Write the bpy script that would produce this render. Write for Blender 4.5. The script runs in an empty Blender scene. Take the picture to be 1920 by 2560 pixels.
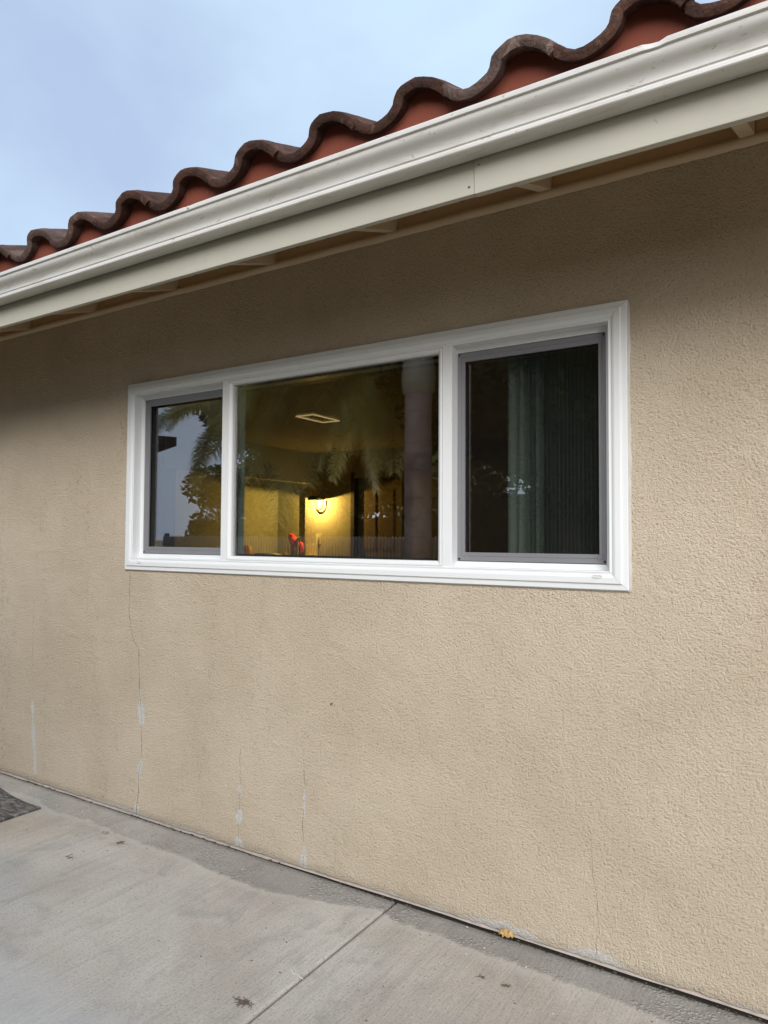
import bpy, bmesh, math, random
from mathutils import Vector, Matrix, noise as mnoise
R = math.radians
scene = bpy.context.scene
COL = scene.collection
random.seed(7)

# ------------------------------------------------------------------ camera
W, H = 768, 1024
cam_d = bpy.data.cameras.new('camera')
cam = bpy.data.objects.new('camera', cam_d)
COL.objects.link(cam)
scene.camera = cam
cam_d.sensor_fit = 'VERTICAL'
cam_d.sensor_height = 24.0
cam_d.lens = 24.0 * 1783.51 / 2560.0
cam_d.clip_start = 0.05
cam_d.clip_end = 2000
yaw, pitch, roll = -0.568678, 0.0371488, 0.005363
fw = Vector((math.sin(yaw) * math.cos(pitch), math.cos(yaw) * math.cos(pitch), math.sin(pitch)))
rt = Vector((math.cos(yaw), -math.sin(yaw), 0.0))
up = rt.cross(fw)
r2 = math.cos(roll) * rt + math.sin(roll) * up
u2 = -math.sin(roll) * rt + math.cos(roll) * up
m = Matrix((r2, u2, -fw)).transposed().to_4x4()
m.translation = Vector((0.0, -2.3165, 1.35))
cam.matrix_world = m

# ------------------------------------------------------------------ sky, sun, exposure
SUN_EL, SUN_AZ = 25.0, 152.0          # degrees; azimuth clockwise from +y
world = bpy.data.worlds.new('World')
scene.world = world
world.use_nodes = True
wn = world.node_tree
wn.nodes.clear()
wo = wn.nodes.new('ShaderNodeOutputWorld')
bg = wn.nodes.new('ShaderNodeBackground')
sky = wn.nodes.new('ShaderNodeTexSky')
sky.sky_type = 'NISHITA'
sky.sun_disc = False
sky.sun_elevation = R(SUN_EL)
sky.sun_rotation = R(SUN_AZ)
sky.air_density = 1.0
sky.dust_density = 2.0
tc = wn.nodes.new('ShaderNodeTexCoord')
mp = wn.nodes.new('ShaderNodeMapping')
mp.inputs['Scale'].default_value = (1.0, 1.0, 1.5)
mp.inputs['Location'].default_value = (2.4086, -2.8165, -2.8473)
n1 = wn.nodes.new('ShaderNodeTexNoise')
n1.inputs['Scale'].default_value = 1.7
n1.inputs['Detail'].default_value = 5.0
n1.inputs['Roughness'].default_value = 0.5
n1.inputs['Distortion'].default_value = 0.25
cr = wn.nodes.new('ShaderNodeValToRGB')
cr.color_ramp.elements[0].position = 0.33
cr.color_ramp.elements[0].color = (2.1, 2.66, 3.65, 1)      # grey-blue cloud underside
cr.color_ramp.elements[1].position = 0.66
cr.color_ramp.elements[1].color = (3.1, 4.0, 4.8, 1)      # thin bright cloud
mx = wn.nodes.new('ShaderNodeMix')
mx.data_type = 'RGBA'
mx.inputs[0].default_value = 0.95
wn.links.new(tc.outputs['Generated'], mp.inputs[0])
wn.links.new(mp.outputs[0], n1.inputs['Vector'])
wn.links.new(n1.outputs['Fac'], cr.inputs[0])
wn.links.new(sky.outputs[0], mx.inputs[6])
wn.links.new(cr.outputs[0], mx.inputs[7])
wn.links.new(mx.outputs[2], bg.inputs[0])
bg.inputs[1].default_value = 0.061
wn.links.new(bg.outputs[0], wo.inputs[0])

sd = bpy.data.lights.new('sun', 'SUN')
sd.energy = 1.5
sd.angle = R(54)
sd.color = (1.0, 0.95, 0.90)
sun = bpy.data.objects.new('sun', sd)
COL.objects.link(sun)
sdir = Vector((math.sin(R(SUN_AZ)) * math.cos(R(SUN_EL)), math.cos(R(SUN_AZ)) * math.cos(R(SUN_EL)), math.sin(R(SUN_EL))))
sun.rotation_euler = sdir.to_track_quat('Z', 'Y').to_euler()

vs = scene.view_settings
scene.display_settings.display_device = 'sRGB'
vs.view_transform = 'Standard'
vs.look = 'None'
vs.exposure = 1.92
vs.gamma = 1.0
vs.use_curve_mapping = False
cy = scene.cycles
cy.use_denoising = True
try:
    cy.denoiser = 'OPENIMAGEDENOISE'
except Exception:
    pass
cy.max_bounces = 10
cy.diffuse_bounces = 5
cy.glossy_bounces = 4
cy.transparent_max_bounces = 16
cy.caustics_reflective = False
cy.caustics_refractive = False
cy.sample_clamp_indirect = 6.0

# ------------------------------------------------------------------ helpers
class MB:
    def __init__(s):
        s.v, s.f, s.sm = [], [], []
    def add(s, vs_, fs, smooth=False):
        o = len(s.v)
        s.v += [tuple(p) for p in vs_]
        s.f += [tuple(i + o for i in f) for f in fs]
        s.sm += [smooth] * len(fs)
        return s
    def box(s, x0, x1, y0, y1, z0, z1):
        v = [(x0, y0, z0), (x1, y0, z0), (x1, y1, z0), (x0, y1, z0), (x0, y0, z1), (x1, y0, z1), (x1, y1, z1), (x0, y1, z1)]
        return s.add(v, [(0, 3, 2, 1), (4, 5, 6, 7), (0, 1, 5, 4), (1, 2, 6, 5), (2, 3, 7, 6), (3, 0, 4, 7)])
    def tube(s, pts, rad, n=8, cap=True):
        pts = [Vector(p) for p in pts]
        rr = rad if isinstance(rad, (list, tuple)) else [rad] * len(pts)
        vs_, fs = [], []
        px = None
        for i, p in enumerate(pts):
            d = (pts[min(i + 1, len(pts) - 1)] - pts[max(i - 1, 0)]).normalized()
            if px is None:
                px = d.orthogonal().normalized()
            px = (px - d * px.dot(d)).normalized()
            py = d.cross(px)
            for k in range(n):
                a = 2 * math.pi * k / n
                vs_.append(p + rr[i] * (math.cos(a) * px + math.sin(a) * py))
        for i in range(len(pts) - 1):
            for k in range(n):
                a, b = i * n + k, i * n + (k + 1) % n
                fs.append((a, b, b + n, a + n))
        s.add(vs_, fs, True)
        if cap:
            s.add(vs_[:n], [tuple(reversed(range(n)))])
            s.add(vs_[-n:], [tuple(range(n))])
        return s
    def lathe(s, prof, c, n=24, cap=True):
        vs_, fs = [], []
        for r_, z in prof:
            for k in range(n):
                a = 2 * math.pi * k / n
                vs_.append((c[0] + r_ * math.cos(a), c[1] + r_ * math.sin(a), c[2] + z))
        for i in range(len(prof) - 1):
            for k in range(n):
                a, b = i * n + k, i * n + (k + 1) % n
                fs.append((a, b, b + n, a + n))
        s.add(vs_, fs, True)
        if cap:
            s.add(vs_[:n], [tuple(reversed(range(n)))])
            s.add(vs_[-n:], [tuple(range(n))])
        return s
    def sphere(s, c, r_, n=10, sc=(1, 1, 1)):
        prof = [(max(1e-4, math.sin(math.pi * i / n)) , -math.cos(math.pi * i / n)) for i in range(n + 1)]
        vs_, fs = [], []
        k2 = n * 2
        for a_, z in prof:
            for k in range(k2):
                a = 2 * math.pi * k / k2
                vs_.append((c[0] + r_ * sc[0] * a_ * math.cos(a), c[1] + r_ * sc[1] * a_ * math.sin(a), c[2] + r_ * sc[2] * z))
        for i in range(n):
            for k in range(k2):
                a, b = i * k2 + k, i * k2 + (k + 1) % k2
                fs.append((a, b, b + k2, a + k2))
        return s.add(vs_, fs, True)
    def mesh(s, name, mat):
        me = bpy.data.meshes.new(name)
        me.from_pydata(s.v, [], s.f)
        me.polygons.foreach_set('use_smooth', s.sm)
        if mat:
            me.materials.append(mat)
        me.update()
        return me
    def build(s, name, mat, parent=None, loc=None):
        return obj(name, s.mesh(name, mat), parent, loc)

def obj(name, me, parent=None, loc=None):
    o = bpy.data.objects.new(name, me)
    COL.objects.link(o)
    if parent:
        o.parent = parent
    if loc is not None:
        o.location = loc
    return o

def tag(o, label=None, cat=None, group=None, kind=None):
    if label: o['label'] = label
    if cat: o['category'] = cat
    if group: o['group'] = group
    if kind: o['kind'] = kind
    return o

def empty(name, loc, label=None, cat=None, group=None, kind=None):
    o = bpy.data.objects.new(name, None)
    COL.objects.link(o)
    o.location = loc
    o.empty_display_size = 0.1
    return tag(o, label, cat, group, kind)

def bevel(o, w=0.003, seg=2):
    b = o.modifiers.new('edge', 'BEVEL')
    b.width = w
    b.segments = seg
    b.limit_method = 'ANGLE'
    b.angle_limit = R(35)
    return o

# ---- material helpers
def new_mat(name):
    mt = bpy.data.materials.new(name)
    mt.use_nodes = True
    nt = mt.node_tree
    bs = nt.nodes['Principled BSDF']
    return mt, nt, bs

def nd(nt, typ, **kw):
    n = nt.nodes.new(typ)
    for k, v in kw.items():
        setattr(n, k, v)
    return n

def lk(nt, a, b):
    nt.links.new(a, b)

def val(nt, op, a, b=None, c=None, clamp=False):
    n = nd(nt, 'ShaderNodeMath', operation=op)
    n.use_clamp = clamp
    for i, x in enumerate((a, b, c)):
        if x is None:
            continue
        if isinstance(x, (int, float)):
            n.inputs[i].default_value = x
        else:
            lk(nt, x, n.inputs[i])
    return n.outputs[0]

def mixc(nt, fac, a, b, mode='MIX'):
    n = nd(nt, 'ShaderNodeMix', data_type='RGBA', blend_type=mode)
    n.clamp_factor = True
    for i, x in ((0, fac), (6, a), (7, b)):
        if isinstance(x, (int, float)):
            n.inputs[i].default_value = x
        elif isinstance(x, tuple):
            n.inputs[i].default_value = (*x[:3], 1)
        else:
            lk(nt, x, n.inputs[i])
    return n.outputs[2]

def tnoise(nt, vec, scale, detail=3, rough=0.55, dist=0.0, mapscale=None, loc=None):
    if mapscale is not None or loc is not None:
        mpn = nd(nt, 'ShaderNodeMapping')
        if mapscale: mpn.inputs['Scale'].default_value = mapscale
        if loc: mpn.inputs['Location'].default_value = loc
        lk(nt, vec, mpn.inputs[0])
        vec = mpn.outputs[0]
    n = nd(nt, 'ShaderNodeTexNoise')
    n.inputs['Scale'].default_value = scale
    n.inputs['Detail'].default_value = detail
    n.inputs['Roughness'].default_value = rough
    n.inputs['Distortion'].default_value = dist
    lk(nt, vec, n.inputs['Vector'])
    return n.outputs['Fac']

def ramp(nt, fac, p0, p1, c0=0.0, c1=1.0):
    n = nd(nt, 'ShaderNodeMapRange')
    n.interpolation_type = 'SMOOTHSTEP'
    n.inputs[1].default_value = p0
    n.inputs[2].default_value = p1
    n.inputs[3].default_value = c0
    n.inputs[4].default_value = c1
    lk(nt, fac, n.inputs[0])
    return n.outputs[0]

def curve(nt, fac, pts):
    """piecewise linear function of fac (0..1) -> value (0..1)"""
    n = nd(nt, 'ShaderNodeFloatCurve')
    c = n.mapping.curves[0]
    pts = sorted(pts)
    c.points[0].location = pts[0]
    c.points[1].location = pts[-1]
    for p in pts[1:-1]:
        c.points.new(*p)
    for p in c.points:
        p.handle_type = 'VECTOR'
    n.mapping.update()
    lk(nt, fac, n.inputs['Value'])
    return n.outputs[0]

def bump(nt, bs, h, strength, dist, prev=None):
    b = nd(nt, 'ShaderNodeBump')
    b.inputs['Strength'].default_value = strength
    b.inputs['Distance'].default_value = dist
    lk(nt, h, b.inputs['Height'])
    if prev: lk(nt, prev, b.inputs['Normal'])
    lk(nt, b.outputs[0], bs.inputs['Normal'])
    return b.outputs[0]

def simple(name, col, rough=0.6, var=0.08, scale=8.0, spec=0.4, bumps=0.0, bscale=60.0, metal=0.0, bdist=0.002):
    mt, nt, bs = new_mat(name)
    t = nd(nt, 'ShaderNodeTexCoord').outputs['Object']
    f = tnoise(nt, t, scale, 4, 0.6)
    dark = tuple(c * (1 - 2 * var) for c in col)
    lite = tuple(min(1, c * (1 + 2 * var)) for c in col)
    lk(nt, mixc(nt, f, dark, lite), bs.inputs['Base Color'])
    bs.inputs['Roughness'].default_value = rough
    bs.inputs['Specular IOR Level'].default_value = spec
    bs.inputs['Metallic'].default_value = metal
    if bumps:
        bump(nt, bs, tnoise(nt, t, bscale, 4, 0.6), bumps, bdist)
    return mt

# ------------------------------------------------------------------ materials
def stucco_material():
    mt, nt, bs = new_mat('tan_stucco')
    t = nd(nt, 'ShaderNodeTexCoord').outputs['Object']
    sep = nd(nt, 'ShaderNodeSeparateXYZ')
    lk(nt, t, sep.inputs[0])
    X, Z = sep.outputs[0], sep.outputs[2]
    # relief: sand float grain with worm-like trowel marks
    g1 = tnoise(nt, t, 120, 3, 0.68, 0.15)
    g2 = tnoise(nt, t, 240, 2, 0.6, 0.0)
    g3 = tnoise(nt, t, 45, 3, 0.6, 0.4)
    trowel = tnoise(nt, t, 9, 3, 0.6, 0.8)
    hgt = val(nt, 'ADD', val(nt, 'MULTIPLY', g1, 1.0), val(nt, 'MULTIPLY', g2, 0.25))
    hgt = val(nt, 'ADD', hgt, val(nt, 'MULTIPLY', g3, 0.30))
    hgt = val(nt, 'ADD', hgt, val(nt, 'MULTIPLY', trowel, 0.9))
    # colour: blotches, grime streaks, pits, shaded hollows of the grain
    big = tnoise(nt, t, 1.3, 5, 0.65, 0.4)
    c = mixc(nt, ramp(nt, big, 0.3, 0.7), (0.505, 0.424, 0.320), (0.60, 0.516, 0.406))
    streak = tnoise(nt, t, 1.0, 4, 0.65, 0.3, mapscale=(5.5, 5.5, 0.8))
    speck = tnoise(nt, t, 42, 4, 0.7, 0.6)
    smask = val(nt, 'MULTIPLY', ramp(nt, streak, 0.50, 0.72), ramp(nt, speck, 0.48, 0.66))
    leftfade = ramp(nt, X, -1.5, -2.6, 0.35, 1.0)
    c = mixc(nt, val(nt, 'MULTIPLY', val(nt, 'MULTIPLY', smask, leftfade), 0.55), c, (0.17, 0.135, 0.095))
    pits = ramp(nt, tnoise(nt, t, 70, 2, 0.5), 0.29, 0.22)
    c = mixc(nt, val(nt, 'MULTIPLY', pits, 0.6), c, (0.16, 0.12, 0.08))
    grain = tnoise(nt, t, 120, 2, 0.6, 0.8)
    c = mixc(nt, ramp(nt, grain, 0.35, 0.68, 0.0, 0.35), c, (0.60, 0.49, 0.36))
    c = mixc(nt, ramp(nt, g1, 0.46, 0.30, 0.0, 0.5), c, (0.24, 0.175, 0.11))  # hollows of the grain darkened: relief shade put into the colour
    # small rust specks
    rust = ramp(nt, tnoise(nt, t, 17, 1, 0.4, loc=(3.1, 0, 1.7)), 0.168, 0.155)
    c = mixc(nt, val(nt, 'MULTIPLY', rust, 0.7), c, (0.10, 0.06, 0.035))
    jit = val(nt, 'MULTIPLY', val(nt, 'SUBTRACT', tnoise(nt, t, 55, 3, 0.7), 0.5), 0.009)
    jit2 = val(nt, 'MULTIPLY', val(nt, 'SUBTRACT', tnoise(nt, t, 11, 2, 0.6), 0.5), 0.022)
    edge = val(nt, 'MULTIPLY', val(nt, 'SUBTRACT', tnoise(nt, t, 42, 4, 0.75), 0.5), 0.034)
    ZM = 1.25
    zf = val(nt, 'DIVIDE', Z, ZM, clamp=True)
    white = (0.60, 0.595, 0.575)
    cracks = [
        # (points x,z), crack half width mm, patch (z, half width)
        ([(-2.974, 1.19), (-2.979, 1.03), (-2.973, .95), (-2.944, .85), (-2.899, .797), (-2.895, .696), (-2.889, .607), (-2.878, .52), (-2.869, .454), (-2.868, .343), (-2.871, .276), (-2.883, .196), (-2.887, .118), (-2.895, 0.0)], 1.8,
         [(0, 0), (.02, .018), (.045, .02), (.06, 0), (.14, 0), (.16, .006), (.20, .010), (.235, .017), (.265, .010), (.285, 0), (.43, 0), (.445, .016), (.475, .026), (.52, .024), (.55, .010), (.60, .008), (.625, 0)]),
        ([(-3.787, 1.001), (-3.796, .833), (-3.796, .667), (-3.783, .502), (-3.785, .4), (-3.768, .251), (-3.752, .14), (-3.742, .041)], 0.6,
         [(.03, 0), (.05, .008), (.08, .016), (.12, .014), (.2, .014), (.27, .022), (.30, .014), (.34, .006), (.37, .012), (.41, .018), (.44, .006), (.46, 0)]),
        ([(-2.215, .437), (-2.218, .287), (-2.22, .207), (-2.223, .147), (-2.219, .068), (-2.214, 0.0)], 0.8,
         [(0, 0), (.015, .03), (.04, .022), (.052, 0), (.10, 0), (.11, .009), (.135, .019), (.165, .013), (.175, 0), (.24, 0), (.246, .014), (.27, .013), (.28, 0)]),
        ([(-1.873, .52), (-1.864, .446), (-1.859, .335), (-1.86, .232), (-1.865, .166), (-1.86, .084), (-1.864, 0.0)], 0.95,
         [(0, 0), (.02, .020), (.06, .012), (.10, .006), (.13, 0), (.19, 0), (.22, .006), (.26, .009), (.32, .007), (.345, 0)]),
        ([(-.69, .42), (-.683, .305), (-.668, .178), (-.665, .118), (-.674, .061), (-.677, 0.0)], 0.5, [(0, 0), (1, 0)]),
    ]
    crackmask = None
    for pts, hw, patch in cracks:
        xs = [p[0] for p in pts]
        xm = min(xs) - 0.02
        span = max(xs) - min(xs) + 0.04
        zs = [p[1] for p in pts]
        cp = [(z / ZM, (x - xm) / span) for x, z in pts]
        if max(zs) < ZM: cp.append((1.0, cp[0][1]))
        if min(zs) > 0: cp.append((0.0, cp[-1][1] if cp[-1][0] < .5 else cp[-2][1]))
        xc = val(nt, 'MULTIPLY_ADD', curve(nt, zf, cp), span, xm)
        xc = val(nt, 'ADD', xc, val(nt, 'ADD', jit, jit2))
        d = val(nt, 'ABSOLUTE', val(nt, 'SUBTRACT', X, xc))
        inz = val(nt, 'MULTIPLY', val(nt, 'LESS_THAN', Z, max(zs)), val(nt, 'GREATER_THAN', Z, min(zs) - 0.03))
        wn_ = tnoise(nt, t, 9, 2, 0.6)
        wv = val(nt, 'MULTIPLY', ramp(nt, wn_, 0.3, 0.65, 0.25, 1.2), hw * 0.001)
        cm = val(nt, 'MULTIPLY', val(nt, 'LESS_THAN', d, wv), inz)
        pc = [(0, patch[0][1] / .05)] if patch[0][0] > 0 else []
        pc += [(z / ZM, w / .05) for z, w in patch]
        if pc[-1][0] < 1: pc.append((1.0, 0.0))
        pw = val(nt, 'MULTIPLY', curve(nt, zf, pc), 0.05)
        pm = val(nt, 'GREATER_THAN', val(nt, 'SUBTRACT', pw, 0.0015), val(nt, 'ADD', d, edge))
        pm = val(nt, 'MULTIPLY', pm, val(nt, 'GREATER_THAN', pw, 0.003))
        c = mixc(nt, val(nt, 'MULTIPLY', pm, 0.9), c, white)
        crackmask = cm if crackmask is None else val(nt, 'MAXIMUM', crackmask, cm)
    # flaking paint along the foot of the wall
    XM0, XM1 = -5.0, 1.0
    xf = val(nt, 'DIVIDE', val(nt, 'SUBTRACT', X, XM0), XM1 - XM0, clamp=True)
    fl = [(-5, .006), (-3.35, .008), (-3.2, .022), (-2.95, .022), (-2.7, .006), (-2.6, .02), (-2.45, .018), (-2.35, .006), (-2.1, .012), (-1.6, .006), (-1.45, .02), (-1.3, .012), (-1.24, .03), (-1.18, .018), (-1.08, .03), (-.98, .045), (-.88, .038), (-.86, .01), (-.80, .012), (-.74, .034), (-.66, .05), (-.60, .034), (-.55, .010), (-.3, .02), (0, .012), (1, .012)]
    flz = val(nt, 'MULTIPLY', curve(nt, xf, [((x - XM0) / (XM1 - XM0), z / .06) for x, z in fl]), 0.06)
    fn = val(nt, 'MULTIPLY', val(nt, 'SUBTRACT', tnoise(nt, t, 26, 4, 0.7, 0.6, mapscale=(1, 1, 2.2)), 0.5), 0.05)
    fm = val(nt, 'LESS_THAN', val(nt, 'ADD', Z, fn), flz)
    c = mixc(nt, val(nt, 'MULTIPLY', fm, 0.8), c, white)
    foot_dark = ramp(nt, val(nt, 'ADD', Z, fn), 0.05, 0.012, 0.0, 0.35)  # darker towards the foot of the wall
    c = mixc(nt, foot_dark, c, (0.21, 0.17, 0.13))
    c = mixc(nt, val(nt, 'MULTIPLY', crackmask, 0.8), c, (0.10, 0.075, 0.055))
    lk(nt, c, bs.inputs['Base Color'])
    bs.inputs['Roughness'].default_value = 0.92
    bs.inputs['Specular IOR Level'].default_value = 0.15
    hgt = val(nt, 'SUBTRACT', hgt, val(nt, 'MULTIPLY', crackmask, 0.8))
    bump(nt, bs, hgt, 1.0, 0.0085)
    return mt

def concrete_material():
    mt, nt, bs = new_mat('broomed_concrete')
    t = nd(nt, 'ShaderNodeTexCoord').outputs['Object']
    sep = nd(nt, 'ShaderNodeSeparateXYZ')
    lk(nt, t, sep.inputs[0])
    X, Y = sep.outputs[0], sep.outputs[1]
    br = tnoise(nt, t, 1.0, 5, 0.7, 0.15, mapscale=(110, 6.0, 1))
    br2 = tnoise(nt, t, 1.0, 3, 0.6, 0.1, mapscale=(30, 1.4, 1), loc=(4, 1, 0))
    big = tnoise(nt, t, 1.6, 4, 0.6, 0.5)
    med = tnoise(nt, t, 6.0, 5, 0.65, 0.8)
    fine = tnoise(nt, t, 120, 4, 0.75)
    c = mixc(nt, ramp(nt, big, 0.32, 0.68), (0.435, 0.388, 0.332), (0.565, 0.525, 0.467))
    c = mixc(nt, ramp(nt, tnoise(nt, t, 2.3, 3, 0.6, 0.4, loc=(7, 3, 0)), 0.5, 0.75, 0, 0.55), c, (0.40, 0.345, 0.315))
    c = mixc(nt, ramp(nt, tnoise(nt, t, 1.0, 2, 0.6, 0.4, loc=(1.2, 9, 0)), 0.52, 0.72, 0, 0.5), c, (0.34, 0.345, 0.345))
    # warm rust bloom beside the mat
    wx = val(nt, 'ADD', X, 3.25)
    wy = val(nt, 'ADD', Y, 0.42)
    rr = val(nt, 'SQRT', val(nt, 'ADD', val(nt, 'MULTIPLY', wx, wx), val(nt, 'MULTIPLY', val(nt, 'MULTIPLY', wy, wy), 4.0)))
    c = mixc(nt, ramp(nt, val(nt, 'ADD', rr, val(nt, 'MULTIPLY', val(nt, 'SUBTRACT', med, .5), .35)), 0.5, 0.1, 0, 0.45), c, (0.44, 0.345, 0.245))
    c = mixc(nt, val(nt, 'MULTIPLY', ramp(nt, br, 0.38, 0.66, 0.0, 0.7), ramp(nt, big, 0.35, 0.6, .25, 1.0)), c, (0.53, 0.51, 0.475))
    c = mixc(nt, ramp(nt, med, 0.50, 0.72, 0.0, 0.5), c, (0.29, 0.272, 0.25))
    c = mixc(nt, ramp(nt, tnoise(nt, t, 24, 5, 0.75, 0.5, loc=(3, 3, 3)), 0.52, 0.7, 0.0, 0.4), c, (0.54, 0.525, 0.50))
    c = mixc(nt, ramp(nt, br2, 0.48, 0.7, 0.0, 0.30), c, (0.30, 0.285, 0.27))
    c = mixc(nt, ramp(nt, fine, 0.50, 0.68, 0.0, 0.7), c, (0.22, 0.21, 0.195))
    c = mixc(nt, ramp(nt, tnoise(nt, t, 240, 2, 0.6, loc=(5, 5, 5)), 0.58, 0.72, 0.0, 0.5), c, (0.62, 0.61, 0.59))
    # weathered dark strip along the wall with a wandering edge
    XM0, XM1 = -5.0, 1.0
    xf = val(nt, 'DIVIDE', val(nt, 'SUBTRACT', X, XM0), XM1 - XM0, clamp=True)
    ed = [(-5, .2), (-3.5, .13), (-3.313, .19), (-3.05, .16), (-2.78, .18), (-2.59, .19), (-2.34, .186), (-2.11, .216), (-1.85, .21), (-1.6, .15), (-1.42, .09), (-1.36, .13), (-1.19, .119), (-1.0, .138), (-.83, .135), (-.65, .131), (-.5, .151), (-.43, .165), (-.2, .17), (1, .17)]
    w = val(nt, 'MULTIPLY', curve(nt, xf, [((x - XM0) / (XM1 - XM0), y / .3) for x, y in ed]), 0.3)
    wob = val(nt, 'MULTIPLY', val(nt, 'SUBTRACT', tnoise(nt, t, 13, 5, 0.7, 0.6), 0.5), 0.07)
    dd = val(nt, 'ADD', val(nt, 'ADD', w, Y), wob)          # >0 inside the strip
    inside = ramp(nt, dd, -0.010, 0.022)
    leftsoft = ramp(nt, X, -3.0, -2.0, 0.25, 0.66)
    sdark = mixc(nt, ramp(nt, med, 0.3, 0.7), (0.215, 0.207, 0.198), (0.325, 0.31, 0.29))
    sdark = mixc(nt, ramp(nt, fine, 0.45, 0.65, 0.0, 0.55), sdark, (0.13, 0.125, 0.12))
    pebb = nd(nt, 'ShaderNodeTexVoronoi')
    pebb.inputs['Scale'].default_value = 85
    lk(nt, t, pebb.inputs['Vector'])
    peb = ramp(nt, pebb.outputs['Distance'], 0.55, 0.15)
    aggm = ramp(nt, tnoise(nt, t, 4.2, 3, 0.6, 0.4, loc=(2.2, 5.0, 0)), 0.46, 0.60)
    sdark = mixc(nt, val(nt, 'MULTIPLY', val(nt, 'MULTIPLY', peb, aggm), 0.6), sdark, (0.46, 0.45, 0.43))
    sdark = mixc(nt, val(nt, 'MULTIPLY', ramp(nt, pebb.outputs['Distance'], 0.5, 0.8), val(nt, 'MULTIPLY', aggm, 0.7)), sdark, (0.12, 0.115, 0.11))
    c = mixc(nt, val(nt, 'MULTIPLY', inside, leftsoft), c, sdark)
    rim = val(nt, 'MULTIPLY', ramp(nt, dd, -0.05, -0.006), ramp(nt, dd, 0.004, -0.004))
    c = mixc(nt, val(nt, 'MULTIPLY', rim, 0.5), c, (0.50, 0.475, 0.44))
    # darker line in the angle with the wall
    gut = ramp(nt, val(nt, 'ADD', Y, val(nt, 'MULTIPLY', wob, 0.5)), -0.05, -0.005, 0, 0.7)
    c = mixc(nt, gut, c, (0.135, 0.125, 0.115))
    # pale lime specks and dark spots
    lime = ramp(nt, tnoise(nt, t, 38, 3, 0.7, 0.5, loc=(9, 2, 4)), 0.70, 0.74)
    c = mixc(nt, val(nt, 'MULTIPLY', lime, 0.55), c, (0.62, 0.615, 0.60))
    spots = ramp(nt, tnoise(nt, t, 30, 3, 0.6, 0.3, loc=(1, 7, 2), mapscale=(1.6, 0.8, 1)), 0.30, 0.25)
    c = mixc(nt, val(nt, 'MULTIPLY', spots, 0.55), c, (0.14, 0.13, 0.12))
    # paler towards the lawn
    sp = ramp(nt, val(nt, 'ADD', Y, val(nt, 'MULTIPLY', val(nt, 'SUBTRACT', big, .5), .5)), -0.92, -1.08)
    c = mixc(nt, val(nt, 'MULTIPLY', sp, 0.5), c, (0.52, 0.52, 0.515))
    lk(nt, c, bs.inputs['Base Color'])
    bs.inputs['Roughness'].default_value = 0.88
    bs.inputs['Specular IOR Level'].default_value = 0.2
    h = val(nt, 'ADD', val(nt, 'MULTIPLY', br, 0.8), val(nt, 'MULTIPLY', fine, 0.45))
    h = val(nt, 'ADD', h, val(nt, 'MULTIPLY', med, 0.7))
    h = val(nt, 'ADD', h, val(nt, 'MULTIPLY', val(nt, 'MULTIPLY', peb, val(nt, 'MULTIPLY', aggm, inside)), 0.9))
    h = val(nt, 'SUBTRACT', h, val(nt, 'MULTIPLY', inside, 0.35))
    h = val(nt, 'SUBTRACT', h, val(nt, 'MULTIPLY', spots, 0.6))
    bump(nt, bs, h, 0.8, 0.006)
    return mt

def painted_wood(name, col, grime=0.3):
    mt, nt, bs = new_mat(name)
    t = nd(nt, 'ShaderNodeTexCoord').outputs['Object']
    gr = tnoise(nt, t, 1.0, 4, 0.6, 0.3, mapscale=(2.0, 60, 60))
    bl = tnoise(nt, t, 3.0, 4, 0.6, 0.5)
    c = mixc(nt, bl, tuple(x * .88 for x in col), tuple(min(1, x * 1.1) for x in col))
    spk = ramp(nt, tnoise(nt, t, 22, 3, 0.6, 0.6, loc=(3, 4, 5)), 0.69, 0.74)
    c = mixc(nt, val(nt, 'MULTIPLY', spk, grime), c, tuple(x * .35 for x in col))
    lk(nt, c, bs.inputs['Base Color'])
    bs.inputs['Roughness'].default_value = 0.6
    bs.inputs['Specular IOR Level'].default_value = 0.3
    bump(nt, bs, gr, 0.25, 0.002)
    return mt

def gutter_material():
    mt, nt, bs = new_mat('gutter_enamel')
    t = nd(nt, 'ShaderNodeTexCoord').outputs['Object']
    bl = tnoise(nt, t, 1.0, 4, 0.6, 0.5, mapscale=(1.5, 8, 8))
    c = mixc(nt, bl, (0.59, 0.58, 0.56), (0.70, 0.69, 0.675))
    dirt = ramp(nt, tnoise(nt, t, 1.0, 5, 0.7, 0.7, mapscale=(4, 24, 24), loc=(2, 3, 1)), 0.48, 0.72, 0, 0.6)
    c = mixc(nt, dirt, c, (0.42, 0.39, 0.32))
    spk = ramp(nt, tnoise(nt, t, 1.0, 3, 0.65, 0.8, mapscale=(26, 60, 60), loc=(3, 4, 5)), 0.65, 0.69)
    c = mixc(nt, val(nt, 'MULTIPLY', spk, 0.45), c, (0.22, 0.18, 0.13))
    lk(nt, c, bs.inputs['Base Color'])
    bs.inputs['Roughness'].default_value = 0.30
    bs.inputs['Specular IOR Level'].default_value = 0.6
    bump(nt, bs, tnoise(nt, t, 1.0, 2, 0.5, 0.2, mapscale=(5, 14, 14)), 0.15, 0.004)
    return mt

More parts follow.
